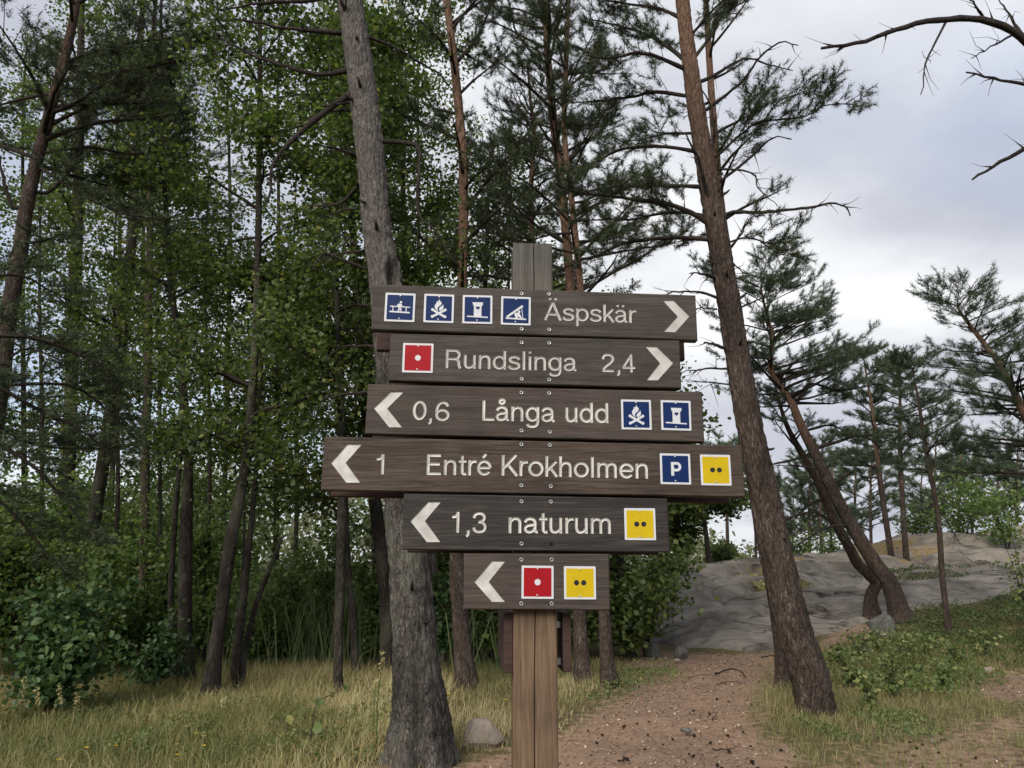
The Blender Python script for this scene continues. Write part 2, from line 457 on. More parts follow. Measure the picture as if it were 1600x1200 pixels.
rt.links.new(mixc(rt, .35, r2, r3), rr.inputs[0])
rs = ramp(rt, [(.38, (.46, .45, .44)), (.58, (1.0, .98, .94))]); rt.links.new(r1, rs.inputs[0])
rc = mixc(rt, 1.0, mixc(rt, .30, mixc(rt, .5, rr.outputs[0], spots.outputs[0], 'MULTIPLY'), wl.outputs[0], 'MULTIPLY'), rs.outputs[0], 'MULTIPLY')
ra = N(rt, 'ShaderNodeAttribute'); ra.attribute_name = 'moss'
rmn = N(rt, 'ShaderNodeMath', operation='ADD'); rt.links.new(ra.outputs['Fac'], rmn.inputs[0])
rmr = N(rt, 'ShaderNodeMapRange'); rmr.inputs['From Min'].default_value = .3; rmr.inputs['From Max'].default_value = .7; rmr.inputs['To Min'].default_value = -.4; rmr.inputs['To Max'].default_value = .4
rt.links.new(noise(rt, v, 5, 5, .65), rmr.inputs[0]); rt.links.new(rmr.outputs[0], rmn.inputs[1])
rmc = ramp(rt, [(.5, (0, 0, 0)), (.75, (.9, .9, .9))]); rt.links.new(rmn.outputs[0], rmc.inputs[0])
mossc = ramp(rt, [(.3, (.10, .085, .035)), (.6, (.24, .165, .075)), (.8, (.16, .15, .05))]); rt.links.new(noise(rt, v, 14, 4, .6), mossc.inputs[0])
rc = mixc(rt, 1.0, rc, fis, 'MULTIPLY')
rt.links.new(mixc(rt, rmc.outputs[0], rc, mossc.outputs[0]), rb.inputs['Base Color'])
bump(rt, rb, mixc(rt, .5, r2, r3), .9, .035)

STONE_D = bark('dark lichened stone', (.05, .05, .048), (.105, .105, .10), (.19, .19, .18), scale=.6, plates=.0)
STONE = bark('boulder stone', (.15, .125, .105), (.24, .205, .175), (.34, .29, .25), scale=.6, plates=.0)

# ------------------------------------------------------------------ ground and rock
def poly_mask(x, y, poly, soft=.35):
    """1 inside the closed polygon, soft edge (metres)"""
    x = np.asarray(x, float); y = np.asarray(y, float)
    ins = np.zeros(x.shape, bool); dm = np.full(x.shape, 1e9)
    n = len(poly)
    for i in range(n):
        x0, y0 = poly[i]; x1, y1 = poly[(i + 1) % n]
        cond = ((y0 > y) != (y1 > y)) & (x < (x1 - x0) * (y - y0) / (y1 - y0 + 1e-12) + x0)
        ins ^= cond
        tx, ty = x1 - x0, y1 - y0
        t_ = np.clip(((x - x0) * tx + (y - y0) * ty) / (tx * tx + ty * ty + 1e-12), 0, 1)
        dm = np.minimum(dm, np.hypot(x - x0 - t_ * tx, y - y0 - t_ * ty))
    return np.clip(.5 + np.where(ins, dm, -dm) / (2 * soft), 0, 1)
def gpoly(pts): return [tuple(ghit(*p)[:2]) for p in pts]
PATH = [(-1.1, 2.0), (-1.0, 4.5)] + gpoly([(690, 1190), (790, 1172), (880, 1138), (955, 1092), (985, 1060), (990, 1012), (1120, 1022), (1225, 1016), (1222, 1050), (1195, 1085), (1185, 1130), (1240, 1180)]) + [(2.6, 4.5), (2.4, 2.0)]
BARE = gpoly([(1250, 1195), (1330, 1150), (1480, 1120), (1600, 1100), (1700, 1110), (1680, 1190)]) + [(5.5, 4.5), (2.4, 4.5)]
NEEDLE = gpoly([(1270, 1020), (1300, 988), (1345, 970), (1390, 985), (1400, 1004), (1350, 1003), (1300, 1012)])
RSLOPE = gpoly([(1500, 1075), (1570, 1050), (1660, 1040), (1660, 1095), (1560, 1095)])
PBASE = gpoly([(575, 1188), (600, 1172), (700, 1170), (725, 1186)]) + [(-.6, 5.6), (-1.35, 5.6)]
def path_mask(x, y):
    return np.maximum.reduce([poly_mask(x, y, PATH, .45), .62 * poly_mask(x, y, BARE, .6), poly_mask(x, y, NEEDLE, .25), .8 * poly_mask(x, y, RSLOPE, .3), .55 * poly_mask(x, y, PBASE, .3)])

def spread_axis(lo, hi, fine_lo, fine_hi, step, far):
    a = [np.arange(fine_lo, fine_hi, step)]
    g, d = [], step
    p = fine_hi
    while p < hi:
        g.append(p); d *= far; p += d
    g.append(hi); a.append(np.array(g))
    g, d, p = [], step, fine_lo
    while p > lo:
        d *= far; p -= d; g.append(max(p, lo))
    return np.concatenate([np.array(g[::-1])] + a)
xs = spread_axis(-900, 900, -9, 12, .14, 1.16)
ys = spread_axis(-300, 1500, 2.5, 18.5, .13, 1.16)
X, Y = np.meshgrid(xs, ys)
s_, pxa_ = rock_s(X, Y)
Z = gz(X, Y)
Z = np.where((Y > 45) | (np.abs(X) > 45), np.minimum(Z, 0.0) * 0 - .1, Z)
Z -= .35 * sstep(s_, .0, .12) * sstep(pxa_, 930, 1000)
near = sstep(-np.abs(X - 1.5), -12, -8) * sstep(-Y, -19, -17)
pmk = path_mask(X, Y)
Z += near * (.028 * (fbm(X * 5, Y * 5, 21, 4) - .5) - .035 * pmk)
nx, ny = len(xs), len(ys)
i, j = np.meshgrid(np.arange(ny - 1), np.arange(nx - 1), indexing='ij')
a = i * nx + j
GF = np.stack([a, a + 1, a + nx + 1, a + nx], -1).reshape(-1, 4)
put('ground', mesh_np('ground', np.stack([X, Y, Z], -1).reshape(-1, 3), [GF], GM, attrs={'path': pmk.ravel()}), kind='structure')

# bare granite slope behind the path
pc_ = np.linspace(930, 1780, 290); ss = np.concatenate([np.linspace(-.04, .3, 60), np.linspace(.3, 1.15, 120)[1:], np.linspace(1.15, 4, 16)[1:]])
PX, SS = np.meshgrid(pc_, ss)
fy, ty = np.interp(PX, FPXT, FY), np.interp(PX, FPXT, TY)
RY = fy + SS * (ty - fy); RX = (PX - 800) / 1234 * RY
RZ = gz(RX, RY)
crack = np.zeros_like(RZ)
for (ax, ay, bx, by, wd, dp) in [(3.9, 15.4, 7.0, 17.6, .10, .10), (4.3, 17.0, 8.6, 19.8, .12, .13), (5.4, 16.0, 8.2, 17.0, .07, .07), (2.9, 18.5, 8.0, 20.6, .12, .10), (8.0, 19.5, 13.5, 21, .2, .22), (6.6, 22.0, 13.0, 22.8, .2, .25), (4.2, 15.2, 4.6, 19.5, .09, .06), (9.5, 17.8, 13, 18.6, .15, .14), (5.0, 21.5, 9.5, 23.5, .15, .15)]:
    t_ = np.clip(((RX - ax) * (bx - ax) + (RY - ay) * (by - ay)) / ((bx - ax) ** 2 + (by - ay) ** 2), 0, 1)
    wob = .35 * (fbm(RX * 1.2, RY * 1.2, 77) - .5)
    dd = np.hypot(RX - ax - t_ * (bx - ax), RY - ay - t_ * (by - ay) + wob)
    crack += dp * np.exp(-(dd / wd) ** 2)
    side = np.sign((RY - ay) * (bx - ax) - (RX - ax) * (by - ay))
    crack -= .07 * np.exp(-(dd / .7) ** 2) * (side > 0)
rise = sstep(SS, 0, .12)
q_ = RY * .50 + RX * .13 + 1.5 * fbm(RX * .33, RY * .33, 311, 4)
stair = np.floor(q_) + sstep(q_ - np.floor(q_), .80, .98)
ledge = .42 * (stair - q_ + .5) * sstep(SS, .22, .5) * sstep(PX, 1180, 1360)
q2 = RY * .9 - RX * .22 + 1.2 * fbm(RX * .5, RY * .5, 323, 4)
ledge += .14 * (np.floor(q2) + sstep(q2 - np.floor(q2), .85, .99) - q2 + .5) * sstep(SS, .12, .3) * (.35 + .65 * sstep(fbm(RX * .3, RY * .3, 17, 3), .42, .6))
strat = fbm(RX * .35 + RY * .25, RY * 1.5 - RX * .5, 31, 5)
RZ = RZ + rise * ((.70 * (fbm(RX * .38, RY * .30, 41, 4) - .5) + .22 * np.abs(2 * fbm(RX * .5 + RY * .4, RY * .9 - RX * .3, 141, 4) - 1)) * sstep(SS, 0, .5) + .16 * (strat - .5) + .03 * (fbm(RX * 3, RY * 4.2, 47, 4) - .5)) - crack * rise
RZ += ledge + .02 - .10 * (1 - sstep(SS, -.03, .02))
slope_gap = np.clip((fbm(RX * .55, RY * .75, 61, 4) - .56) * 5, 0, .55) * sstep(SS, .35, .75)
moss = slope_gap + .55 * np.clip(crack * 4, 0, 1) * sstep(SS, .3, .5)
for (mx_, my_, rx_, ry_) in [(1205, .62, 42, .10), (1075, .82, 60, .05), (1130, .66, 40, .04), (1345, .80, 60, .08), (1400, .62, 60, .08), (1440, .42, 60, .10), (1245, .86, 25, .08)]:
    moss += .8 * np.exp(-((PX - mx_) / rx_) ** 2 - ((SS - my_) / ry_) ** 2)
nr_, nc_ = RX.shape
i, j = np.meshgrid(np.arange(nr_ - 1), np.arange(nc_ - 1), indexing='ij')
a = i * nc_ + j
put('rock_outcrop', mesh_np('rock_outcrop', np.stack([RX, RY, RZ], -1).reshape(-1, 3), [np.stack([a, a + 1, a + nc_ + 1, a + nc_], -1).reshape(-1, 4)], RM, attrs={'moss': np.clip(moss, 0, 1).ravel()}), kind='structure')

# ------------------------------------------------------------------ trail signpost
YAW = math.radians(3.3)
SU = np.array([math.cos(YAW), math.sin(YAW), 0.0]); SV = np.array([0, 0, 1.0]); SN = np.array([math.sin(YAW), -math.cos(YAW), 0.0])
SO = at(838, 880, 2.4)
def uv(px, py):
    r = ray(px, py)
    t = ((SO - CAM) @ SN) / (r @ SN)
    d = CAM + r * t - SO
    return np.array([d @ SU, d @ SV])
def sw(u, v, n=0.0):
    u = np.asarray(u, float); v = np.asarray(v, float); n = np.asarray(n, float)
    return SO + u[..., None] * SU + v[..., None] * SV + n[..., None] * SN
sign_base = np.array([SO[0] - .09 * SN[0], SO[1] - .09 * SN[1], float(gz(SO[0], SO[1]))])
SIGN = thing('trail_signpost', 'brown wooden trail signpost with six routed direction boards in front of the trees', 'signpost', sign_base)

def prism(mb, poly, n0, n1, a=0.0):
    """2D (u,v) polygon extruded between normals n0 (back) and n1 (front)"""
    poly = np.asarray(poly, float)
    area = np.sum(poly[:, 0] * np.roll(poly[:, 1], -1) - poly[:, 1] * np.roll(poly[:, 0], -1))
    if area < 0: poly = poly[::-1]
    k = len(poly)
    V = np.vstack([sw(poly[:, 0], poly[:, 1], np.full(k, n1)), sw(poly[:, 0], poly[:, 1], np.full(k, n0))])
    q = np.array([[i + k, (i + 1) % k + k, (i + 1) % k, i] for i in range(k)])
    mb.add(V, [np.arange(k)[None], (np.arange(k)[::-1] + k)[None], q], a)
def ribbon_cells(path, w, closed=False):
    """left/right offset points of a stroke, mitred"""
    P = np.asarray(path, float)
    n = len(P)
    if closed:
        T = np.roll(P, -1, 0) - np.roll(P, 1, 0)
    else:
        T = np.gradient(P, axis=0)
    T /= np.linalg.norm(T, axis=1, keepdims=True) + 1e-12
    D = np.stack([-T[:, 1], T[:, 0]], 1) * w / 2
    return P + D, P, P - D
def stroke_solid(mb, path, w, closed, n0, n1):
    Lp, _, Rp = ribbon_cells(path, w, closed)
    n = len(Lp)
    V = np.vstack([sw(Lp[:, 0], Lp[:, 1], np.full(n, n1)), sw(Rp[:, 0], Rp[:, 1], np.full(n, n1)), sw(Lp[:, 0], Lp[:, 1], np.full(n, n0)), sw(Rp[:, 0], Rp[:, 1], np.full(n, n0))])
    m = n if closed else n - 1
    i = np.arange(m); k = (i + 1) % n
    F = [np.stack([i, n + i, n + k, k], 1), np.stack([2 * n + i, 2 * n + k, 3 * n + k, 3 * n + i], 1),
         np.stack([i, k, 2 * n + k, 2 * n + i], 1), np.stack([n + i, 3 * n + i, 3 * n + k, n + k], 1)]
    if not closed:
        F += [np.array([[0, 2 * n, 3 * n, n]]), np.array([[n - 1, 2 * n - 1, 4 * n - 1, 3 * n - 1]])]
    mb.add(V, F)
def stroke_groove(mb, path, w, closed, ne, nc):
    """V-shaped routed groove: edges at ne, centre at nc"""
    Lp, Cp, Rp = ribbon_cells(path, w, closed)
    n = len(Lp)
    V = np.vstack([sw(Lp[:, 0], Lp[:, 1], np.full(n, ne)), sw(Cp[:, 0], Cp[:, 1], np.full(n, nc)), sw(Rp[:, 0], Rp[:, 1], np.full(n, ne))])
    m = n if closed else n - 1
    i = np.arange(m); k = (i + 1) % n
    mb.add(V, [np.stack([i, n + i, n + k, k], 1), np.stack([n + i, 2 * n + i, 2 * n + k, n + k], 1)])

def el(cx, cy, rx, ry, a0=0, a1=360, n=22):
    t = np.radians(np.linspace(a0, a1, n + 1)); p = np.stack([cx + rx * np.cos(t), cy + ry * np.sin(t)], 1)
    return p[:-1] if a1 - a0 == 360 else p
def cv(*p, n=18): return catmull(np.column_stack([np.array(p, float), np.zeros(len(p))]), n)[:, :2]
def ln(*p): return np.array(p, float)
CL = 'closed'
ARCH = cv((.12, .42), (.17, .57), (.27, .655), (.37, .675), (.48, .63), (.53, .5), (.53, .36))
DOTS = lambda x, y: [ln((x - .13, y), (x - .13, y + .14)), ln((x + .13, y), (x + .13, y + .14))]
a_ = [cv((.09, .50), (.14, .62), (.29, .675), (.44, .63), (.50, .50), (.50, .30), (.50, .16), (.54, .075), (.62, .07)), cv((.50, .43), (.38, .39), (.22, .36), (.11, .28), (.10, .17), (.17, .085), (.29, .065), (.42, .12), (.49, .24))]
e_ = [ln((.10, .37), (.60, .37)), el(.345, .37, .255, .305, 0, 325, 22)]
A_ = [ln((.06, 0), (.43, 1)), ln((.80, 0), (.43, 1)), ln((.19, .34), (.67, .34))]
GL = {
 'Ä': (A_ + DOTS(.43, 1.13), .86), 'a': (a_, .65), 'ä': (a_ + DOTS(.30, .86), .65), 'å': (a_ + [(el(.30, .96, .10, .10, n=12), CL)], .65),
 's': ([cv((.53, .52), (.47, .63), (.31, .675), (.15, .63), (.11, .52), (.18, .43), (.32, .385), (.47, .33), (.53, .21), (.46, .105), (.30, .065), (.13, .11), (.07, .22), n=28)], .61),
 'p': ([ln((.12, -.28), (.12, .74)), (el(.36, .37, .245, .305), CL)], .69), 'd': ([ln((.57, 0), (.57, 1)), (el(.33, .37, .245, .305), CL)], .69),
 'k': ([ln((.12, 0), (.12, 1)), ln((.12, .26), (.53, .74)), ln((.27, .43), (.56, 0))], .58),
 'r': ([ln((.12, 0), (.12, .74)), cv((.12, .40), (.17, .57), (.28, .66), (.42, .665))], .41),
 'R': ([ln((.13, 0), (.13, 1)), np.vstack([ln((.13, .93)), el(.47, .71, .20, .22, 90, -90, 12), ln((.13, .49))]), cv((.45, .49), (.58, .45), (.65, .34), (.66, .17), (.73, 0))], .82),
 'u': ([cv((.12, .74), (.12, .50), (.12, .26), (.17, .11), (.29, .065), (.43, .12), (.51, .25)), ln((.53, .74), (.53, 0))], .66),
 'n': ([ln((.12, 0), (.12, .74)), ARCH, ln((.53, .40), (.53, 0))], .66), 'h': ([ln((.12, 0), (.12, 1)), ARCH, ln((.53, .40), (.53, 0))], .66),
 'm': ([ln((.12, 0), (.12, .74)), ARCH * [.90, 1], ln((.477, .40), (.477, 0)), ARCH * [.90, 1] + [.365, 0], ln((.842, .40), (.842, 0))], .97),
 'l': ([ln((.135, 0), (.135, 1))], .27), 'i': ([ln((.135, 0), (.135, .74)), ln((.135, .86), (.135, 1))], .27),
 'g': ([np.vstack([ln((.57, .74), (.57, .3)), cv((.57, .02), (.53, -.14), (.42, -.22), (.30, -.235), (.16, -.20), (.10, -.10))]), (el(.33, .37, .245, .305), CL)], .69),
 'o': ([(el(.34, .37, .265, .305), CL)], .68), 'e': (e_, .67), 'é': (e_ + [ln((.28, .85), (.42, 1.03))], .67),
 't': ([cv((.19, .95), (.19, .60), (.19, .30), (.20, .13), (.26, .07), (.37, .07)), ln((.03, .67), (.37, .67))], .39),
 'L': ([ln((.13, 0), (.13, 1)), ln((.13, .07), (.60, .07))], .62), 'E': ([ln((.13, 0), (.13, 1)), ln((.13, .93), (.67, .93)), ln((.13, .52), (.63, .52)), ln((.13, .07), (.69, .07))], .75),
 'K': ([ln((.13, 0), (.13, 1)), ln((.13, .32), (.68, 1)), ln((.32, .55), (.73, 0))], .76),
 '0': ([(el(.33, .5, .24, .43), CL)], .68), '1': ([ln((.34, 0), (.34, 1)), cv((.08, .75), (.20, .76), (.29, .84), (.33, .96))], .66),
 '2': ([cv((.08, .68), (.11, .83), (.20, .92), (.33, .935), (.48, .89), (.56, .76), (.53, .62), (.42, .48), (.25, .34), (.13, .20), (.09, .07), n=24), ln((.05, .07), (.60, .07))], .69),
 '3': ([cv((.08, .70), (.13, .86), (.31, .935), (.47, .89), (.54, .75), (.48, .60), (.31, .53)), cv((.28, .53), (.49, .49), (.58, .31), (.52, .13), (.34, .065), (.15, .11), (.07, .28))], .69),
 '4': ([ln((.44, 0), (.44, 1)), ln((.46, .96), (.05, .27)), ln((.03, .26), (.63, .26))], .68),
 '6': ([(el(.34, .31, .25, .245), CL), cv((.57, .74), (.50, .88), (.36, .935), (.21, .87), (.12, .70), (.09, .48), (.10, .30))], .68),
 ',': ([cv((.14, .14), (.145, .04), (.13, -.08), (.06, -.16))], .30), ' ': ([], .33),
}
def word_strokes(txt, p0, p1, cap):
    """strokes of a word whose baseline runs from pixel p0 to pixel p1, capital height cap in pixels"""
    u0, u1 = uv(*p0), uv(*p1)
    ch = np.linalg.norm(uv(p0[0], p0[1] - cap) - u0)
    adv = 0; items = []
    for c in txt:
        for st in GL[c][0]:
            closed = isinstance(st, tuple)
            items.append((np.array(st[0] if closed else st) + [adv, 0], closed))
        adv += GL[c][1]
    allp = np.vstack([i_[0] for i_ in items])
    x0, x1 = allp[:, 0].min() - .07, allp[:, 0].max() + .07
    sx = (u1 - u0) / (x1 - x0); up = np.array([-sx[1], sx[0]]) / np.linalg.norm(sx) * ch
    return [(u0 + (q[:, :1] - x0) * sx + q[:, 1:] * up, cl) for q, cl in items], .135 * ch
BOARDS = [  # corners TL TR BR BL, wood
 ([(583, 444), (1087, 461), (1090.5, 532), (580, 515)], 'a'),
 ([(610, 521), (1062, 532), (1065, 607), (607, 595)], 'a'),
 ([(575, 600), (1097, 612), (1101, 691), (570, 678)], 'd'),
 ([(507, 682), (1159, 696), (1165, 777), (501, 766)], 'b'),
 ([(631, 771), (1043, 779), (1047, 863), (628, 859)], 'c'),
 ([(724.5, 865), (952, 865.5), (953.5, 954), (724.5, 952.5)], 'd')]
WORDS = [
 [('Äspskär', (849, 500), (997, 504.5), 28)],
 [('Rundslinga', (695.5, 575), (903, 580), 30), ('2,4', (939, 581), (995, 582), 29)],
 [('0,6', (643.5, 656), (702, 658), 31), ('Långa', (753, 657), (869, 659.5), 32), ('udd', (883, 659.5), (951, 661), 32)],
 [('1', (585, 741), (600, 741), 32), ('Entré', (666, 742), (768, 743), 33), ('Krokholmen', (783, 743), (1013, 748), 33)],
 [('1,3', (703, 832), (760, 833), 33), ('naturum', (794, 833), (955, 834), 34)],
 []]
ARROWS = [[(1035, 469), (1052, 469), (1077.5, 494), (1055, 519), (1037, 518), (1058.5, 494)],
 [(1008, 541), (1026, 541.5), (1052, 567), (1028, 594), (1010, 594), (1031, 567)],
 [(584, 637.5), (610, 612), (631, 612), (605, 638), (628, 667.5), (608, 667.5)],
 [(517, 723), (542.5, 694), (565.5, 694), (540, 723), (562.5, 754), (541, 754)],
 [(641, 814), (669, 784), (689, 784), (664, 814), (688, 847), (667, 847)],
 [(741, 909), (768.6, 876.6), (789.6, 876.6), (763.5, 909), (789, 940.5), (768.6, 940.5)]]
SCREWS = [[(815, 459), (857.5, 459.5), (815, 514), (858, 515)], [(815, 535.5), (858, 536), (815, 592), (858, 593.5)],
 [(814.7, 613.5), (858, 614.5), (814.7, 673), (859, 675)], [(814.7, 694.5), (859, 695.5), (814.7, 758.5), (860.5, 760)],
 [(814.8, 783.5), (860.5, 784), (814.8, 849.5), (861.5, 850)], [(814.5, 874.5), (862, 874.5), (814.5, 943), (862, 943)]]
BT = .032
def boxed(mb, c, n0, n1, bev=.0035):
    """board with slightly eased front edges; c = uv corners TL TR BR BL"""
    c = np.array(c); m = c.mean(0)
    ins = c + np.sign(m - c) * bev
    V = np.vstack([sw(ins[:, 0], ins[:, 1], np.full(4, n1)), sw(c[:, 0], c[:, 1], np.full(4, n1 - bev)), sw(c[:, 0], c[:, 1], np.full(4, n0))])
    F = [np.array([[3, 2, 1, 0]]), np.array([[8, 9, 10, 11]])]
    for r0 in (0, 4):
        F.append(np.array([[r0 + i, r0 + (i + 1) % 4, r0 + 4 + (i + 1) % 4, r0 + 4 + i] for i in range(4)]))
    mb.add(V, F)
def bool_cut(o, cutter):
    md = o.modifiers.new('cut', 'BOOLEAN'); md.operation = 'DIFFERENCE'; md.solver = 'EXACT'; md.object = cutter; md.use_self = True
    md.material_mode = 'TRANSFER'
    dg = bpy.context.evaluated_depsgraph_get()
    me = bpy.data.meshes.new_from_object(o.evaluated_get(dg))
    o.modifiers.remove(md)
    old = o.data
    if len(me.polygons) > 12:
        o.data = me
    bpy.data.objects.remove(cutter)
SCREW_MESH = None
def washer(px, py, tilt=0, empty=False, parent=None):
    c = uv(px, py); mb = MB(); R = .0062; k = 14
    th = np.arange(k) * 2 * math.pi / k
    if empty:
        prism(mb, np.stack([c[0] + .006 * np.cos(th), c[1] + .006 * np.sin(th)], 1), -.001, .0006)
        return put('screw_hole', mb.mesh('screw_hole', HOLE, False), parent)
    prof = [(R, .0004), (R, .0022), (R * .82, .0032), (R * .52, .0030), (R * .48, .0006)]
    V = np.vstack([sw(c[0] + r * np.cos(th), c[1] + r * np.sin(th), np.full(k, h)) for r, h in prof])
    mb.add(V, [ring_faces(len(prof), k)])
    mb.add(sw(c[0] + R * .48 * np.cos(th), c[1] + R * .48 * np.sin(th), np.full(k, .0006)), [np.arange(k)[None]], 1.0)
    me = mb.mesh('screw', [STEEL, HOLE], False)
    fm = np.zeros(len(me.polygons), np.int32); fm[[p.index for p in me.polygons if len(p.vertices) > 4]] = 1
    me.polygons.foreach_set('material_index', fm)
    return put('screw', me, parent)
BLABEL = ['top board reading Äspskär with four blue plates', 'board reading Rundslinga 2,4 with red plate', 'board reading 0,6 Långa udd', 'longest board reading 1 Entré Krokholmen', 'dark board reading 1,3 naturum', 'short lowest board with red and yellow plates']
board_objs = []
for bi, (cor, wd) in enumerate(BOARDS):
    c = [uv(*p) for p in cor]
    mb = MB(); boxed(mb, c, -BT, 0)
    o = put('direction_board', mb.mesh('direction_board', [WOOD[wd]], False), SIGN, label=BLABEL[bi])
    board_objs.append(o)
    cut = MB(); arrow_uv = np.array([uv(*p) for p in ARROWS[bi]])
    prism(cut, arrow_uv, -.0035, .004)
    words = []
    for (txt, p0, p1, cap) in WORDS[bi]:
        st, w = word_strokes(txt, p0, p1, cap)
        g = MB()
        for k, (pth, cl) in enumerate(st):
            dz = .00003 * k
            stroke_solid(cut, pth, w, cl, -.0042 - dz, .004 + dz)
            stroke_groove(g, pth, w * .99, cl, -.0006 - dz, -.0034 - dz)
        words.append(g)
    cutter = put('cutter', cut.mesh('cutter', [PAINT_G], False))
    bool_cut(o, cutter)
    for g in words:
        put('lettering', g.mesh('lettering', PAINT_G if bi < 2 else PAINT, False), o)
    am = MB(); ins = arrow_uv * .995 + arrow_uv.mean(0) * .005
    prism(am, ins, -.0034, -.0030)
    put('arrow', am.mesh('arrow', PAINT_G if bi < 2 else PAINT, False), o)
    for k, (sx_, sy_) in enumerate(SCREWS[bi]):
        washer(sx_, sy_, empty=(bi == 4 and k == 3), parent=o)
# boards of the same size fixed to the far side of the post
for bi in range(5):
    c = np.array([uv(*p) for p in BOARDS[bi][0]])
    if bi == 0: c[2:, 1] -= .006; c += [-.004, -.012]
    mb = MB(); boxed(mb, c + [[.004, -.006]], -BT - .125 - .030, -BT - .125)
    put('back_board', mb.mesh('back_board', WOOD['back'], False), SIGN, label='red-brown board on the far side of the post')
# square post with a long drying crack
def post_mesh():
    (ul, _), (ur, _) = uv(805, 600), uv(868, 600)
    ul, ur = uv(803.5, 1000)[0], uv(872.5, 1000)[0]
    vt = uv(836, 374)[1]; vb = float(sign_base[2]) - SO[2] - .1
    n = 90
    vv = np.linspace(vb, vt, n)
    cu = ul + (ur - ul) * (.47 + .05 * (fbm(vv * 2.2, vv * 0, 3) - .5) + .07 * sstep(vv, -.5, .3))
    cw = .0011 + .0012 * fbm(vv * 5, vv * 0, 8)
    cw *= np.where((vv > -.1) & (vv < .5), .6, 1)
    cw = np.where(vv > .85, .0018, cw)
    cols = [(np.full(n, ul + .003), 0.0), (cu - cw, 0.0), (cu, -.03), (cu + cw, 0.0), (np.full(n, ur - .003), 0.0), (np.full(n, ur), -.003), (np.full(n, ur), -.121), (np.full(n, ul), -.121), (np.full(n, ul), -.003)]
    k = len(cols)
    V = np.stack([sw(u_, vv, np.full(n, n_ - BT - .001)) for u_, n_ in cols], 1).reshape(-1, 3)
    mb = MB(); mb.add(V, [ring_faces(n, k)[:, ::-1]])
    mb.add(V[-k:], [np.array([[0, 1, 2, 7, 8], [2, 3, 4, 5, 6]])[:, ::-1], np.array([[2, 6, 7]])])
    return mb.mesh('post', WOOD['post'], False)
pm_t = WOOD['post'].node_tree; pm_b = pm_t.nodes['Principled BSDF']; old_ = pm_b.inputs['Base Color'].links[0].from_socket
pz_ = N(pm_t, 'ShaderNodeSeparateXYZ'); pm_t.links.new(coords(pm_t, (1, 1, 1)), pz_.inputs[0])
pr_ = N(pm_t, 'ShaderNodeMapRange'); pr_.inputs['From Min'].default_value = 1.9; pr_.inputs['From Max'].default_value = 2.5; pm_t.links.new(pz_.outputs['Z'], pr_.inputs[0])
bw_ = N(pm_t, 'ShaderNodeRGBToBW'); pm_t.links.new(old_, bw_.inputs[0])
gy_ = mixc(pm_t, 1.0, bw_.outputs[0], (.86, .80, .72), 'MULTIPLY')
pm_t.links.new(mixc(pm_t, pr_.outputs[0], old_, gy_), pm_b.inputs['Base Color'])
put('post', post_mesh(), SIGN)
# two boards fixed edge-on to the sides of the post
for (x0, x1, far) in ((788.5, 803, .0), (882, 895.5, .0)):
    a0, a1 = uv(x0, 960)[0], uv(x1, 960)[0]
    t_, b_ = uv(800, 960)[1], uv(800, 1055)[1]
    mb = MB(); boxed(mb, [(a0, t_), (a1, t_), (a1, b_), (a0, b_)], -.50, -.05, .0015)
    put('side_board', mb.mesh('side_board', WOOD['back'], False), SIGN, label='red-brown board seen edge-on beside the post')
for x0, x1 in ((872.7, 882),):
    a0, a1 = uv(x0, 975)[0], uv(x1, 975)[0]
    for yy in (975, 1035):
        mb = MB(); v0 = uv(800, yy)[1]
        boxed(mb, [(a0, v0), (a1, v0), (a1, v0 - .02), (a0, v0 - .02)], -.12, -.10, .001)
        put('spacer', mb.mesh('spacer', STEEL, False), SIGN)

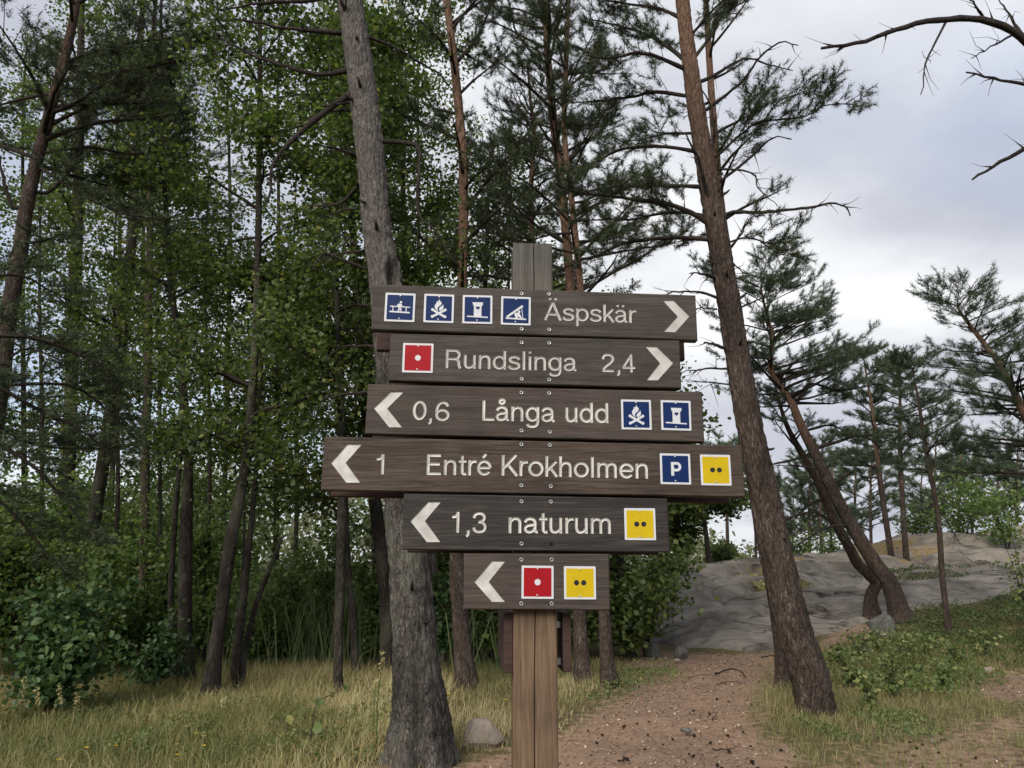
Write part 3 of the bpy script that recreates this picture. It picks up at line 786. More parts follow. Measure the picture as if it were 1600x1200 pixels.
# ---- square marker plates
PH = .0485
def symbol(kind):
    """list of (polygon) in plate units -1..1"""
    P = []
    def bar(p, q, w): 
        p, q = np.array(p, float), np.array(q, float); d = (q - p) / np.linalg.norm(q - p); nn = np.array([-d[1], d[0]]) * w / 2
        P.append(np.array([p - nn, q - nn, q + nn, p + nn]))
    def disc(x, y, r, k=18, ry=None): P.append(el(x, y, r, ry or r, n=k))
    if kind == 'bridge':
        bar((-.66, .06), (.68, .02), .07); bar((-.68, -.31), (.66, -.36), .10)
        bar((-.46, .04), (-.46, -.30), .06); bar((.42, .02), (.42, -.34), .06)
        disc(.05, .36, .085, 14)
        P.append(ln((-.04, .26), (.10, .24), (.16, .08), (.24, .04), (.20, -.01), (.10, .03), (.05, .10), (.03, -.04), (-.10, -.04), (-.08, .12)))
        P.append(cv((-.06, .26), (-.16, .22), (-.20, .08), (-.17, .02), (-.09, .05), (-.05, .16), n=12))
        bar((-.02, -.03), (-.12, -.30), .085); bar((-.01, -.02), (.09, -.16), .085); bar((.09, -.13), (.03, -.30), .075)
    elif kind == 'fire':
        P.append(cv((0, .70), (-.03, .52), (-.20, .34), (-.29, .14), (-.22, -.06), (-.10, -.15), (-.04, -.16), (-.10, -.02), (-.04, .10), (.08, .20), (.17, .34), (.13, .46), (.03, .56), n=34))
        P.append(cv((.24, .34), (.24, .22), (.12, .12), (.02, -.02), (.06, -.16), (.18, -.13), (.28, -.02), (.31, .14), n=24))
        disc(-.13, .46, .035, 8, .06)
        bar((-.40, -.12), (.36, -.56), .15); bar((.40, -.12), (-.36, -.56), .15)
        disc(-.42, -.10, .10, 12); disc(.42, -.10, .10, 12); disc(-.42, -.58, .10, 12); disc(.42, -.58, .10, 12)
    elif kind == 'outhouse':
        P.append(ln((-.34, .50), (.37, .50), (.35, .27), (-.28, .27)))
        P.append(ln((-.24, .29), (.27, .29), (.27, -.49), (-.24, -.49)))
        bar((-.70, -.50), (.70, -.55), .09)
        t = np.linspace(0, 2 * math.pi, 25)[:-1]
        P.append(('dark', np.stack([.02 + .14 * np.sin(t) ** 3, .10 + .0085 * (13 * np.cos(t) - 5 * np.cos(2 * t) - 2 * np.cos(3 * t) - np.cos(4 * t))], 1)))
    elif kind == 'shelter':
        bar((-.60, -.46), (.46, .36), .14); bar((-.68, -.54), (.70, -.59), .10); bar((.38, .28), (.48, -.54), .045)
        disc(.22, -.06, .085, 14)
        P.append(ln((.10, -.14), (.24, -.12), (.28, -.24), (.42, -.52), (.30, -.54), (.16, -.38), (.12, -.46), (.18, -.54), (-.06, -.54), (-.02, -.34)))
        P.append(cv((.06, -.12), (-.06, -.16), (-.10, -.30), (-.06, -.38), (.03, -.30), (.06, -.18), n=12))
    elif kind == 'P':
        bar((-.19, -.44), (-.19, .44), .19)
        Lp, _, Rp = ribbon_cells(np.vstack([ln((-.19, .36)), el(.10, .14, .20, .22, 90, -90, 10), ln((-.19, -.08))]), .17)
        for q in range(len(Lp) - 1): P.append(np.array([Lp[q], Rp[q], Rp[q + 1], Lp[q + 1]]))
    elif kind == 'dot': disc(0, 0, .19, 24)
    elif kind == 'dots': disc(-.215, 0, .165, 22); disc(.235, 0, .165, 22)
    return P
PLATES = [('bridge', BLUE, (625, 480.6), 0), ('fire', BLUE, (685.8, 482.2), 0), ('outhouse', BLUE, (746, 483.8), 0), ('shelter', BLUE, (806, 486), 0),
 ('dot', RED, (653, 559.5), 1), ('fire', BLUE, (994, 648), 2), ('outhouse', BLUE, (1056, 649.2), 2), ('P', BLUE, (1055, 732.8), 3), ('dots', YEL, (1118, 734.5), 3),
 ('dots', YEL, (999.8, 819), 4), ('dot', RED, (839.9, 909.6), 5), ('dots', YEL, (906, 910.5), 5)]
PLAB = {'bridge': 'blue plate with walker on boardwalk symbol', 'fire': 'blue plate with campfire symbol', 'outhouse': 'blue plate with outhouse symbol', 'shelter': 'blue plate with lean-to shelter symbol', 'dot': 'red plate with one white dot', 'dots': 'yellow plate with two black dots', 'P': 'blue plate with white letter P'}
for kind, colm, (px, py), bi in PLATES:
    c0 = uv(px, py); ax = uv(*BOARDS[bi][0][1]) - uv(*BOARDS[bi][0][0]); ax /= np.linalg.norm(ax); ang = random.uniform(-.012, .012)
    ax = np.array([ax[0] * math.cos(ang) - ax[1] * math.sin(ang), ax[0] * math.sin(ang) + ax[1] * math.cos(ang)]); ay = np.array([-ax[1], ax[0]])
    def loc(q, k=1.0): q = np.asarray(q, float); return c0 + (q[:, :1] * ax + q[:, 1:] * ay) * PH * k
    sq = lambda r, e: [(-r + e, -r), (r - e, -r), (r, -r + e), (r, r - e), (r - e, r), (-r + e, r), (-r, r - e), (-r, -r + e)]
    mb = MB(); prism(mb, loc(sq(1, .03)), .0004, .0026)
    pl = put('marker_plate', mb.mesh('marker_plate', WHITE, False), SIGN, label=PLAB[kind])
    mb = MB(); prism(mb, loc(sq(.865, .02)), .0024, .0030)
    put('colour_panel', mb.mesh('colour_panel', colm, False), pl)
    mb = MB(); dk = MB(); h = .0032
    for k, poly in enumerate(symbol(kind)):
        if isinstance(poly, tuple): prism(dk, loc(poly[1]), .003, .0040)
        else: prism(mb, loc(poly), .0028, h + .00004 * k)
    sy = put('symbol', mb.mesh('symbol', BLACK if kind == 'dots' else WHITE, False), pl)
    if dk.n: put('heart_cutout', dk.mesh('heart_cutout', BLUE, False), pl)
    for q in ((.0, .80), (-.02, -.78)):
        mb = MB(); th = np.arange(10) * .2 * math.pi
        cc = loc([q])[0]
        V = np.vstack([sw(cc[0] + r * np.cos(th), cc[1] + r * np.sin(th), np.full(10, hh)) for r, hh in ((.0027, .0028), (.0026, .0042), (.0014, .0050))])
        mb.add(V, [ring_faces(3, 10), (np.arange(10) + 20)[None]])
        put('rivet', mb.mesh('rivet', STEEL), pl)

# ------------------------------------------------------------------ tree builders
def unit(v): return v / (np.linalg.norm(v, axis=-1, keepdims=True) + 1e-9)
def needles(mb, Cn, Dn, k, ln_, wd, rg):
    n = len(Cn)
    if n == 0: return
    D = unit(Dn[:, None] * .75 + rg.normal(size=(n, k, 3)) * .62)
    B = Cn[:, None] + Dn[:, None] * (rg.random((n, k, 1)) - .75) * ln_ * .9
    Ls = ln_ * (.75 + .5 * rg.random((n, k, 1)))
    sd_ = unit(np.cross(D, rg.normal(size=(n, k, 3)))) * wd * .5
    V = np.stack([B - sd_, B + sd_, B + D * Ls], 2).reshape(-1, 3)
    F = np.arange(n * k * 3).reshape(-1, 3)
    tint = np.repeat(np.clip(rg.random(n) * .75 + .12, 0, 1), k * 3) + np.repeat((rg.random(n * k) - .5) * .25, 3)
    mb.add(V, [F], np.clip(tint, 0, 1))
def leaves(mb, Cn, size, rg, up=.55, tint=None, ratio=.78, simple=False):
    n = len(Cn)
    if n == 0: return
    nn = rg.normal(size=(n, 3)); nn[:, 2] += up * 2
    nn = unit(nn)
    ax = unit(np.cross(nn, rg.normal(size=(n, 3))))
    ax[:, 2] -= .25; ax = unit(ax)
    bx = unit(np.cross(nn, ax))
    s = size * (.65 + .7 * rg.random((n, 1)))
    if simple:
        V = np.stack([Cn - ax * s * .5, Cn + bx * s * ratio * .55 + nn * s * .10 * (rg.random((n, 1)) - .3), Cn + ax * s * .5, Cn - bx * s * ratio * .55 + nn * s * .10], 1).reshape(-1, 3)
        mb.add(V, [np.arange(n)[:, None] * 4 + [0, 1, 2, 3]], np.repeat(rg.random(n) if tint is None else tint, 4))
        return
    V = np.stack([Cn - ax * s * .5, Cn + bx * s * ratio * .5 - ax * s * .06 + nn * s * .10, Cn + ax * s * .28 + bx * s * ratio * .36 + nn * s * .07, Cn + ax * s * .5,
                  Cn + ax * s * .28 - bx * s * ratio * .36 + nn * s * .07, Cn - bx * s * ratio * .5 - ax * s * .06 + nn * s * .10], 1).reshape(-1, 3)
    b = np.arange(n)[:, None] * 6
    F = np.concatenate([b + [0, 1, 2, 3], b + [0, 3, 4, 5]])
    t = rg.random(n) if tint is None else tint
    mb.add(V, [F], np.repeat(t, 6))

def trunk_mesh(P, R, ns, nl, m, rg, amp=.05, cells=9, stretch=1.0, orange=(99, 100), hollow=None, flare=.35):
    PR = catmull(np.column_stack([P, R]), nl)
    P, R = PR[:, :3], np.maximum(PR[:, 3], .004)
    T, A, B = frames(P)
    arc = np.concatenate([[0], np.cumsum(np.linalg.norm(np.diff(P, axis=0), axis=1))])
    th = np.arange(ns) / ns
    TH, SS_ = np.meshgrid(th, arc)
    sd_ = int(rg.integers(1, 9999))
    r0 = R[:, None]
    wv = 1.6 * (fbm(TH * 4, SS_ * 3, sd_ + 5, 3) - .5)
    n1 = vnoise(TH * cells + wv * 0, SS_ * stretch * 1.1 / max(R.mean(), .05) + wv, sd_, cells)
    n1b = vnoise(TH * cells * 2, SS_ * stretch * 2.4 / max(R.mean(), .05) + wv, sd_ + 1, cells * 2)
    n2 = vnoise(TH * cells * 4, SS_ * stretch * 5 / max(R.mean(), .05), sd_ + 2, cells * 4)
    rid = 1 - np.abs(2 * n1 - 1); rid2 = 1 - np.abs(2 * n1b - 1)
    prof = -1.0 * rid ** 3 - .8 * rid2 ** 3 + .5 * (n2 - .5)
    lump = .10 * (vnoise(TH * 3, SS_ * 1.2, sd_ + 7, 3) - .5)
    rr_ = r0 * (1 + amp * prof + lump)
    if flare:
        zb = arc[:, None]
        f = np.exp(-np.maximum(zb - .15, 0) / (1.6 * R[0]))
        lob = .5 + .5 * np.cos(2 * math.pi * (TH * 5 + .3 * np.sin(TH * 12)) + sd_)
        rr_ = rr_ * (1 + flare * f * (.55 + .9 * lob))
    if hollow:
        hs, hth, hl, hw = hollow
        dth = (TH - hth + .5) % 1 - .5
        q = np.sqrt(((SS_ - hs) / hl) ** 2 + (dth / hw) ** 2)
        rr_ = rr_ * (1 + .30 * np.exp(-(q / 1.25) ** 2) + .12 * np.exp(-((q - 1.0) / .25) ** 2) - .80 * np.exp(-(q / .66) ** 4))
    ang = TH * 2 * math.pi
    V = P[:, None] + rr_[..., None] * (np.cos(ang)[..., None] * A[:, None] + np.sin(ang)[..., None] * B[:, None])
    tint = sstep(V[..., 2], *orange)
    F = ring_faces(nl, ns)
    V = V.reshape(-1, 3)
    V = np.vstack([V, P[-1] + T[-1] * R[-1] * .5])
    o = (nl - 1) * ns
    caps = np.array([[o + j, o + (j + 1) % ns, len(V) - 1] for j in range(ns)])
    return mesh_np('trunk', V, [F, caps], m, attrs={'tint': np.append(tint.ravel(), tint.ravel()[-1])}), P, R

def px_trunk(pts, Y, ext=0.0, top_r=.02):
    """pixel polyline (x, y, width) at distance Y -> world points, radii; carried on above the frame by ext metres"""
    P = np.array([at(p[0], p[1], Y) for p in pts]); R = np.array([p[2] * .5 / FPX * depth(p[0], p[1], Y) for p in pts])
    g = float(gz(P[0, 0], P[0, 1]))
    d0 = P[1] - P[0]; d0 = d0 / max(abs(d0[2]), 1e-3)
    if P[0, 2] > g - .12:
        P = np.vstack([P[0] + d0 * (g - .15 - P[0, 2]), P]); R = np.append(R[0] * 1.05, R)
    if ext > 0:
        d = unit(P[-1] - P[-2]); d = unit(d * .6 + np.array([0, 0, .4]))
        n = max(2, int(ext / 1.5))
        for k in range(1, n + 1):
            P = np.vstack([P, P[-1] + d * ext / n]); R = np.append(R, R[-1] + (top_r - R[-1]) * k / n)
    return P, R
def at_z(P, z):
    return np.array([np.interp(z, P[:, 2], P[:, k]) for k in range(3)])

def pine_spray(P, tw, tf, f0, tl, step, rg, up=.25):
    """twigs and needle tufts on the outer part of a branch polyline P; tw: MB for twigs, tf: list of (centres, dirs)"""
    seg = np.linalg.norm(np.diff(P, axis=0), axis=1); arc = np.concatenate([[0], np.cumsum(seg)]); Lb = arc[-1]
    s = Lb * f0; side = 1
    while s < Lb:
        p = np.array([np.interp(s, arc, P[:, k]) for k in range(3)])
        i_ = min(np.searchsorted(arc, s), len(P) - 1); t = unit(P[i_] - P[max(i_ - 1, 0)])
        h = unit(np.cross(t, [0, 0, 1.0])) * side
        d = unit(t * (.55 + .3 * rg.random()) + h * (.5 + .6 * rg.random()) + np.array([0, 0, up + .35 * (rg.random() - .4)]))
        l = tl * (.5 + .7 * rg.random()) * (1.15 - .5 * s / Lb)
        q = p + d * l * .55 + rg.normal(size=3) * l * .07
        e = q + unit(d + np.array([0, 0, .35]) + rg.normal(size=3) * .3) * l * .5
        tube(tw, [p, e], [.006, .002], 3)
        k = max(3, int(l / .05))
        u = np.linspace(.35, 1, k)[:, None]
        c = np.where(u < .55, p + (q - p) * u / .55, q + (e - q) * (u - .55) / .45) + rg.normal(size=(k, 3)) * .02
        tf.append((c, np.tile(unit(e - p), (k, 1)) + rg.normal(size=(k, 3)) * .25))
        if l > .3:
            for sgn in (-1, 1):
                d2 = unit(d + np.cross(d, [0, 0, 1.0]) * sgn * .9 + np.array([0, 0, .2])); l2 = l * .45
                c2 = q + d2 * np.linspace(.3, 1, 4)[:, None] * l2
                tube(tw, [q, q + d2 * l2], [.003, .0015], 3)
                tf.append((c2, np.tile(d2, (4, 1)) + rg.normal(size=(4, 3)) * .25))
        s += step * (.6 + .8 * rg.random()); side = -side
    tf.append((P[-1:] , unit(P[-1:] - P[-2:-1])))

def in_view(P):
    """leave out foliage far outside what any camera near this one could see"""
    q = P - CAM; d = q[:, 1] * cp + q[:, 2] * sp; yy = -q[:, 1] * sp + q[:, 2] * cp
    return (d > .5) & (np.abs(q[:, 0]) < d * (800 / FPX) * 1.3) & (yy < d * (600 / FPX) * 1.3)
def crown_from(tf, name, parent, k, ln_, wd, m, rg):
    if not tf: return
    Cn = np.concatenate([c for c, _ in tf]); Dn = unit(np.concatenate([d for _, d in tf]))
    iv = in_view(Cn); Cn, Dn = Cn[iv], Dn[iv]
    if len(Cn) == 0: return
    mb = MB(); needles(mb, Cn, Dn, k, ln_, wd, rg)
    put('crown', mb.mesh('crown', m, False), parent)

def auto_branch(p, az, el_, l, rg, droop=.15, n=7, wob=.06):
    d = np.array([math.cos(az) * math.cos(el_), math.sin(az) * math.cos(el_), math.sin(el_)])
    pts = [p]
    for k in range(1, n):
        d = unit(d + rg.normal(size=3) * wob + np.array([0, 0, -droop / n * (1 if k < n * .7 else -1.2)]))
        pts.append(pts[-1] + d * l / (n - 1))
    return np.array(pts)
TREES = 0
def pine(label, pts, Y, ext=3.0, crown=(5, 10), nb=24, L=1.8, seed=1, ns=20, nl=90, orange=(3, 6), m=None, nm=None, k=17, nlen=.085, nw=.0068, tl=.5, step=.12, el0=.35, manual=(), f0=.35, group='pines', branches_as_parts=True, dead=(), rgb=None, az=None, hollow=None, amp=.05, cells=9, flare=.35, taper=.45, stretch=1.0, stubs=0):
    global TREES
    TREES += 1
    rg = np.random.default_rng(seed)
    P, R = px_trunk(pts, Y, ext)
    root = thing('pine_tree', label, 'tree', (P[0, 0], P[0, 1], float(gz(P[0, 0], P[0, 1]))), group)
    me, TP, TR = trunk_mesh(P, R, ns, nl, m or BARK_P, rg, amp, cells, stretch, orange, hollow, flare)
    tr_obj = put('trunk', me, root)
    tf = []; lim = MB()
    for b in range(nb):
        u = (b + rg.random()) / nb
        z = crown[0] + (crown[1] - crown[0]) * u
        p = at_z(TP, min(z, TP[-1, 2] - .02))
        a = rg.random() * 2 * math.pi if az is None else az[0] + (rg.random() - .5) * 2 * az[1]
        l = L * (.6 + .6 * rg.random()) * (1 - taper * u)
        BP = auto_branch(p, a, el0 + .35 * u + .25 * (rg.random() - .5), l, rg)
        r0 = min(.022 * l ** .7 + .006, np.interp(z, TP[:, 2], TR) * .5)
        tgt = MB() if branches_as_parts else lim
        tube(tgt, BP, np.linspace(r0, .004, len(BP)), 5)
        pine_spray(BP, tgt, tf, f0, tl, step, rg)
        if branches_as_parts: put('branch', tgt.mesh('branch', TWIG), root)
    for q in range(stubs):      # broken-off branch stubs
        z = rg.uniform(1.0, 6.5); p = at_z(TP, z); a = rg.uniform(-2.9, -.2); r = np.interp(z, TP[:, 2], TR)
        d = np.array([math.cos(a), math.sin(a), rg.uniform(-.2, .5)]); l = rg.uniform(.03, .13)
        sb = MB(); tube(sb, [p + d * r * .7, p + d * (r + l * .6), p + d * (r + l) + [0, 0, .01]], [.022, .014, .007], 6, jit=.3); put('branch_stub', sb.mesh('branch_stub', DEAD), root)
    for (bp, w0, fol, dy) in manual:
        n = len(bp)
        BP = np.array([at(x_, y_, Y + dy * (i_ / max(n - 1, 1))) for i_, (x_, y_) in enumerate(bp)])
        BP = catmull(BP, max(10, 3 * n)); BP = BP + rg.normal(size=BP.shape) * .008 * np.linspace(0, 1, len(BP))[:, None]
        r0 = w0 * .5 / FPX * depth(bp[0][0], bp[0][1], Y)
        tgt = MB(); tube(tgt, BP, np.linspace(r0, max(r0 * .28, .004), len(BP)), 7, jit=.25)
        if fol > 0:
            pine_spray(BP, tgt, tf, .16, tl * fol, step, rg)
        else:        # dead: a few bare twigs
            for q in range(3 + n):
                i_ = int(rg.integers(len(BP) // 4, len(BP) - 1)); d = unit(unit(BP[i_ + 1] - BP[i_]) * .7 + rg.normal(size=3) * .6)
                l = .08 + .22 * rg.random()
                tube(tgt, [BP[i_], BP[i_] + d * l * .5, BP[i_] + d * l + rg.normal(size=3) * .04], [r0 * .3 + .002, .003, .0015], 4)
        put('branch', tgt.mesh('branch', DEAD if fol <= 0 else TWIG), root)
    if lim.n: put('limbs', lim.mesh('limbs', TWIG), root, kind='stuff')
    crown_from(tf, 'crown', root, k, nlen, nw, nm or NEED_P, rg)
    return root

def leaf_tree(label, pts, Y, ext=3.0, crown=(3, 10), nb=22, L=1.7, seed=1, lm=None, m=None, size=.065, tw_per=15, lv=34, spread=.12, ns=14, nl=60, el0=.55, branches_as_parts=True, group='leafy trees', name='alder_tree', stems=(), amp=.04, low=0):
    global TREES
    TREES += 1
    rg = np.random.default_rng(seed)
    P, R = px_trunk(pts, Y, ext)
    root = thing(name, label, 'tree', (P[0, 0], P[0, 1], float(gz(P[0, 0], P[0, 1]))), group)
    me, TP, TR = trunk_mesh(P, R, ns, nl, m or BARK_A, rg, amp, 7)
    put('trunk', me, root)
    LC = []; lim = MB()
    def grow(TP, TR, nb, crown, L):
        for b in range(nb):
            u = (b + rg.random()) / nb
            z = crown[0] + (crown[1] - crown[0]) * u
            p = at_z(TP, min(z, TP[-1, 2] - .02))
            l = L * (.55 + .7 * rg.random()) * (1 - .35 * u)
            BP = auto_branch(p, rg.random() * 2 * math.pi, el0 * (.3 + rg.random()), l, rg, .35, 7, .12)
            r0 = min(.016 * l + .005, np.interp(z, TP[:, 2], TR) * .6)
            tgt = MB() if branches_as_parts else lim
            tube(tgt, BP, np.linspace(r0, .003, len(BP)), 4)
            for q in range(tw_per):
                s = .25 + .75 * (q + rg.random()) / tw_per
                f = s * (len(BP) - 1); i_ = min(int(f), len(BP) - 2); p0 = BP[i_] + (BP[i_ + 1] - BP[i_]) * (f - i_)
                d = unit(unit(BP[i_ + 1] - BP[i_]) * .6 + rg.normal(size=3) * .7); tl_ = .25 + .4 * rg.random()
                e = p0 + d * tl_ + np.array([0, 0, -.05])
                if branches_as_parts or q % 2: tube(tgt, [p0, e], [.004, .0015], 3)
                n_ = max(3, int(lv * (.5 + rg.random())))
                LC.append(p0 + (e - p0) * (.2 + .9 * rg.random((n_, 1))) + rg.normal(size=(n_, 3)) * spread)
            if branches_as_parts: put('branch', tgt.mesh('branch', TWIG), root)
    grow(TP, TR, nb, crown, L)
    for (sp_, w_) in stems:
        SP, SR = px_trunk([(x_, y_, w_ * (1 - .5 * i_ / len(sp_))) for i_, (x_, y_) in enumerate(sp_)], Y + .15, 0)
        me2, P2_, R2_ = trunk_mesh(SP, SR, 10, 40, m or BARK_A, rg, .04, 5, flare=0)
        put('stem', me2, root)
    if lim.n: put('limbs', lim.mesh('limbs', TWIG), root, kind='stuff')
    mb = MB(); LCc = np.concatenate(LC); LCc = LCc[in_view(LCc)]
    leaves(mb, LCc, size, rg, simple=True)
    put('crown', mb.mesh('crown', lm or LEAF_A, False), root)
    return root

def yb(px, py): return float(ghit(px, py)[1])

# ------------------------------------------------------------------ the tall pines either side of the sign
pine('thick grey pine trunk with a hollow, rising behind the left half of the sign', [(655, 1188, 88), (656, 1120, 80), (650, 1040, 75), (645, 960, 70), (637, 880, 65), (622, 700, 58), (600, 440, 50), (588, 350, 47), (577, 225, 46), (563, 112, 44), (547, 0, 40), (530, -120, 36)],
     yb(655, 1188), ext=5, crown=(10.6, 14), nb=14, L=2.2, seed=3, ns=112, nl=430, orange=(3.0, 4.6), m=BARK_G, stubs=14, amp=.10, cells=20, stretch=.8, flare=.55, hollow=(4.12, .12, .22, .10), group='tall pines beside the sign',
     manual=[([(535, 52), (475, 47), (419, 39), (365, 28)], 9, 0, -.3), ([(545, 109), (512, 116), (475, 112), (441, 101), (400, 88), (350, 62), (330, 48)], 9, 0, .4),
             ([(550, 146), (512, 172), (475, 202), (441, 236), (424, 266), (422, 296), (415, 315)], 11, 0, -.3), ([(550, 172), (512, 174), (479, 186)], 6, 0, .2), ([(548, 160), (525, 163), (500, 166)], 5, 0, -.2),
             ([(560, 246), (539, 236), (490, 223)], 7, 0, -.3), ([(560, 292), (527, 319), (482, 322)], 7, 0, .3), ([(560, 326), (535, 328), (509, 341)], 4, 0, .2),
             ([(572, 420), (542, 409), (505, 397), (486, 424)], 7, 0, -.2), ([(568, 392), (524, 397), (500, 405)], 5, 0, .3), ([(575, 58), (610, 71), (647, 92), (685, 116), (709, 142)], 6, 0, .5),
             ([(598, 221), (632, 223), (655, 232), (653, 285), (655, 337), (677, 356), (707, 407)], 7, 0, -.3), ([(552, 30), (540, 15), (526, -8)], 9, 0, -.2), ([(520, -15), (494, 0), (400, 6), (340, 17)], 8, 0, -.4),
             ([(575, 478), (560, 476), (545, 473)], 5, 0, -.1), ([(588, 541), (560, 540), (525, 541)], 5, 0, .1), ([(580, 612), (537, 617), (502, 624)], 6, 0, -.1), ([(560, 385), (540, 370), (512, 360)], 4, 0, .4)])
PY2 = yb(1276, 1112)
pine('tall leaning pine with bare limbs right of the sign', [(1277, 1112, 58), (1264, 1050, 57), (1241, 980, 56), (1216, 880, 54), (1192, 760, 46), (1166, 640, 40), (1140, 480, 38), (1127, 400, 36), (1110, 300, 33), (1093, 200, 30), (1078, 100, 25), (1066, 0, 22), (1056, -110, 19)],
     PY2, ext=3.0, crown=(9.0, 12.5), nb=12, L=1.6, seed=5, ns=84, nl=340, orange=(4.6, 9.5), stubs=12, amp=.10, cells=16, stretch=.8, flare=.16, k=20, tl=.54, step=.07, group='tall pines beside the sign', nlen=.075, nw=.006,
     manual=[([(1074, 99), (1049, 77), (1015, 56), (970, 41), (925, 30)], 8, 1.0, .5), ([(1070, 108), (1030, 90), (1000, 82), (955, 90), (915, 88)], 8, 1.0, -.4), ([(1085, 152), (1030, 144), (1011, 146), (985, 152), (940, 157), (891, 161)], 7, .9, .4),
             ([(1090, 208), (1037, 210), (1000, 219), (968, 222)], 5, .8, .5), ([(1095, 238), (1037, 229), (992, 230), (962, 236), (936, 251), (906, 277), (880, 300)], 7, .9, -.4), ([(1100, 292), (1037, 290), (992, 290), (962, 300), (930, 312)], 7, .8, .3),
             ([(1112, 352), (1075, 330), (1037, 317), (1000, 313), (962, 307), (902, 300), (870, 290)], 9, .9, -.4), ([(1108, 338), (1060, 332), (1015, 337), (985, 343), (944, 343), (895, 343)], 6, .8, .4), ([(1120, 375), (1056, 371), (1019, 373), (981, 379), (959, 386), (932, 401), (902, 407), (869, 422)], 8, .8, -.2),
             ([(1068, 30), (1030, 14), (990, 8), (940, 0)], 7, 1.0, .2), ([(1062, -20), (1010, -25), (950, -30)], 7, 1.0, -.2),
             ([(1120, 465), (1092, 456), (1057, 456), (1030, 462)], 5, 0, -.2), ([(1120, 437), (1105, 429), (1077, 427)], 6, 0, -.3), ([(1135, 545), (1112, 537), (1100, 536)], 6, 0, -.3), ([(1140, 576), (1115, 576), (1090, 577), (1060, 584)], 4, 0, -.2), ([(1142, 601), (1107, 597), (1070, 596)], 3, 0, .2), ([(1120, 483), (1095, 481), (1078, 484)], 3, 0, .2),
             ([(1131, 341), (1142, 332), (1187, 332), (1232, 328), (1277, 322), (1300, 317), (1322, 322), (1328, 337)], 7, 0, -.3), ([(1120, 287), (1157, 259), (1187, 232), (1210, 214), (1238, 216)], 6, 0, .3), ([(1120, 264), (1157, 266), (1180, 274), (1184, 292), (1199, 307), (1216, 321)], 4, 0, -.3),
             ([(1104, 262), (1116, 210), (1109, 161), (1097, 142)], 7, 0, -.3), ([(1103, 172), (1142, 142), (1169, 116), (1187, 90), (1217, 67), (1247, 71)], 6, 0, -.5), ([(1088, 130), (1112, 120), (1150, 97), (1172, 92), (1202, 101), (1240, 111)], 6, 0, .3),
             ([(1110, 250), (1124, 240), (1157, 210), (1187, 191), (1232, 186), (1262, 180), (1290, 165), (1330, 163)], 5, .95, -.3), ([(1195, 188), (1215, 160), (1250, 148), (1290, 145)], 3, .9, -.3), ([(1160, 205), (1180, 165), (1200, 142), (1215, 135)], 3, .7, -.2),
             ([(1085, 90), (1116, 49), (1124, 30), (1157, 4), (1190, -10)], 6, .7, .3), ([(1075, 60), (1120, 10), (1160, -20)], 5, .8, -.3),
             ([(1133, 397), (1157, 367), (1172, 341), (1195, 336)], 5, 0, .2), ([(1133, 381), (1165, 371), (1195, 379), (1225, 379), (1248, 372)], 4, .85, -.2), ([(1190, 378), (1215, 395), (1240, 398)], 3, .7, -.2),
             ([(1071, 210), (1090, 244), (1099, 281), (1113, 330)][::-1], 8, 0, -.5), ([(1140, 405), (1154, 420), (1171, 431)], 3, 0, -.3), ([(1148, 484), (1170, 475), (1190, 466), (1220, 456)], 4, 0, .3)])
pine('slim second pine trunk standing close behind the tall leaning pine', [(1233, 1078, 34), (1225, 1000, 31), (1205, 880, 28), (1172, 680, 24), (1140, 440, 18), (1124, 300, 13), (1112, 150, 11), (1103, 0, 9), (1097, -80, 8)],
     yb(1233, 1078), ext=2, crown=(6.0, 11.5), nb=16, L=1.3, seed=6, ns=40, nl=200, orange=(3, 6), k=16, tl=.42, nlen=.075, nw=.006, group='tall pines beside the sign', az=(.3, 2.2))
# ------------------------------------------------------------------ pines behind the sign
G = 'pines in the wood behind the sign'
pine('pine with orange upper trunk just right of the hollow pine', [(727, 1075, 34), (722, 1000, 29), (714, 880, 24), (716, 700, 20), (722, 440, 16), (724, 270, 15), (717, 170, 14), (704, 50, 12), (690, -60, 10)], yb(727, 1075), ext=2, crown=(4.8, 11.5), nb=24, L=1.5, seed=7, ns=30, nl=140, orange=(2.6, 4.5), group=G, manual=[([(720, 180), (690, 172), (672, 168)], 6, 0, 0), ([(715, 95), (745, 60), (762, 20), (770, -20)], 7, .8, .3)])
pine('bright orange pine trunk right behind the top of the sign post', [(912, 1068, 28), (905, 950, 21), (899, 650, 17), (891, 446, 15), (876, 281, 14), (865, 187, 13), (855, 75, 11), (852, 0, 10), (848, -80, 8)], yb(912, 1068), ext=2, crown=(5.4, 12), nb=40, L=1.7, seed=8, ns=30, nl=140, orange=(2.0, 4.0), group=G,
     manual=[([(872, 235), (845, 200), (825, 165), (810, 140)], 5, 0, -.3), ([(855, 100), (825, 75), (805, 45), (795, 0)], 5, .6, .3), ([(874, 270), (850, 235), (830, 195)], 4, .5, -.3)])
pine('small bushy pine with crooked orange stem above the sign post', [(838, 1062, 18), (835, 700, 13), (831, 371, 9), (830, 285, 8), (835, 210, 7), (829, 160, 5)], 11.5, ext=.8, crown=(4.6, 9.0), nb=46, L=1.5, seed=9, ns=14, nl=80, orange=(3, 5), group=G, tl=.45, step=.13)
pine('slender pine trunk right of the sign post, crown lost in needles', [(951, 1072, 25), (944, 957, 19), (925, 650, 15), (897, 350, 10), (882, 210, 9), (884, 112, 8), (888, 0, 7)], yb(951, 1072), ext=2, crown=(5.0, 11), nb=38, L=1.7, seed=10, ns=24, nl=110, orange=(3, 5), group=G)
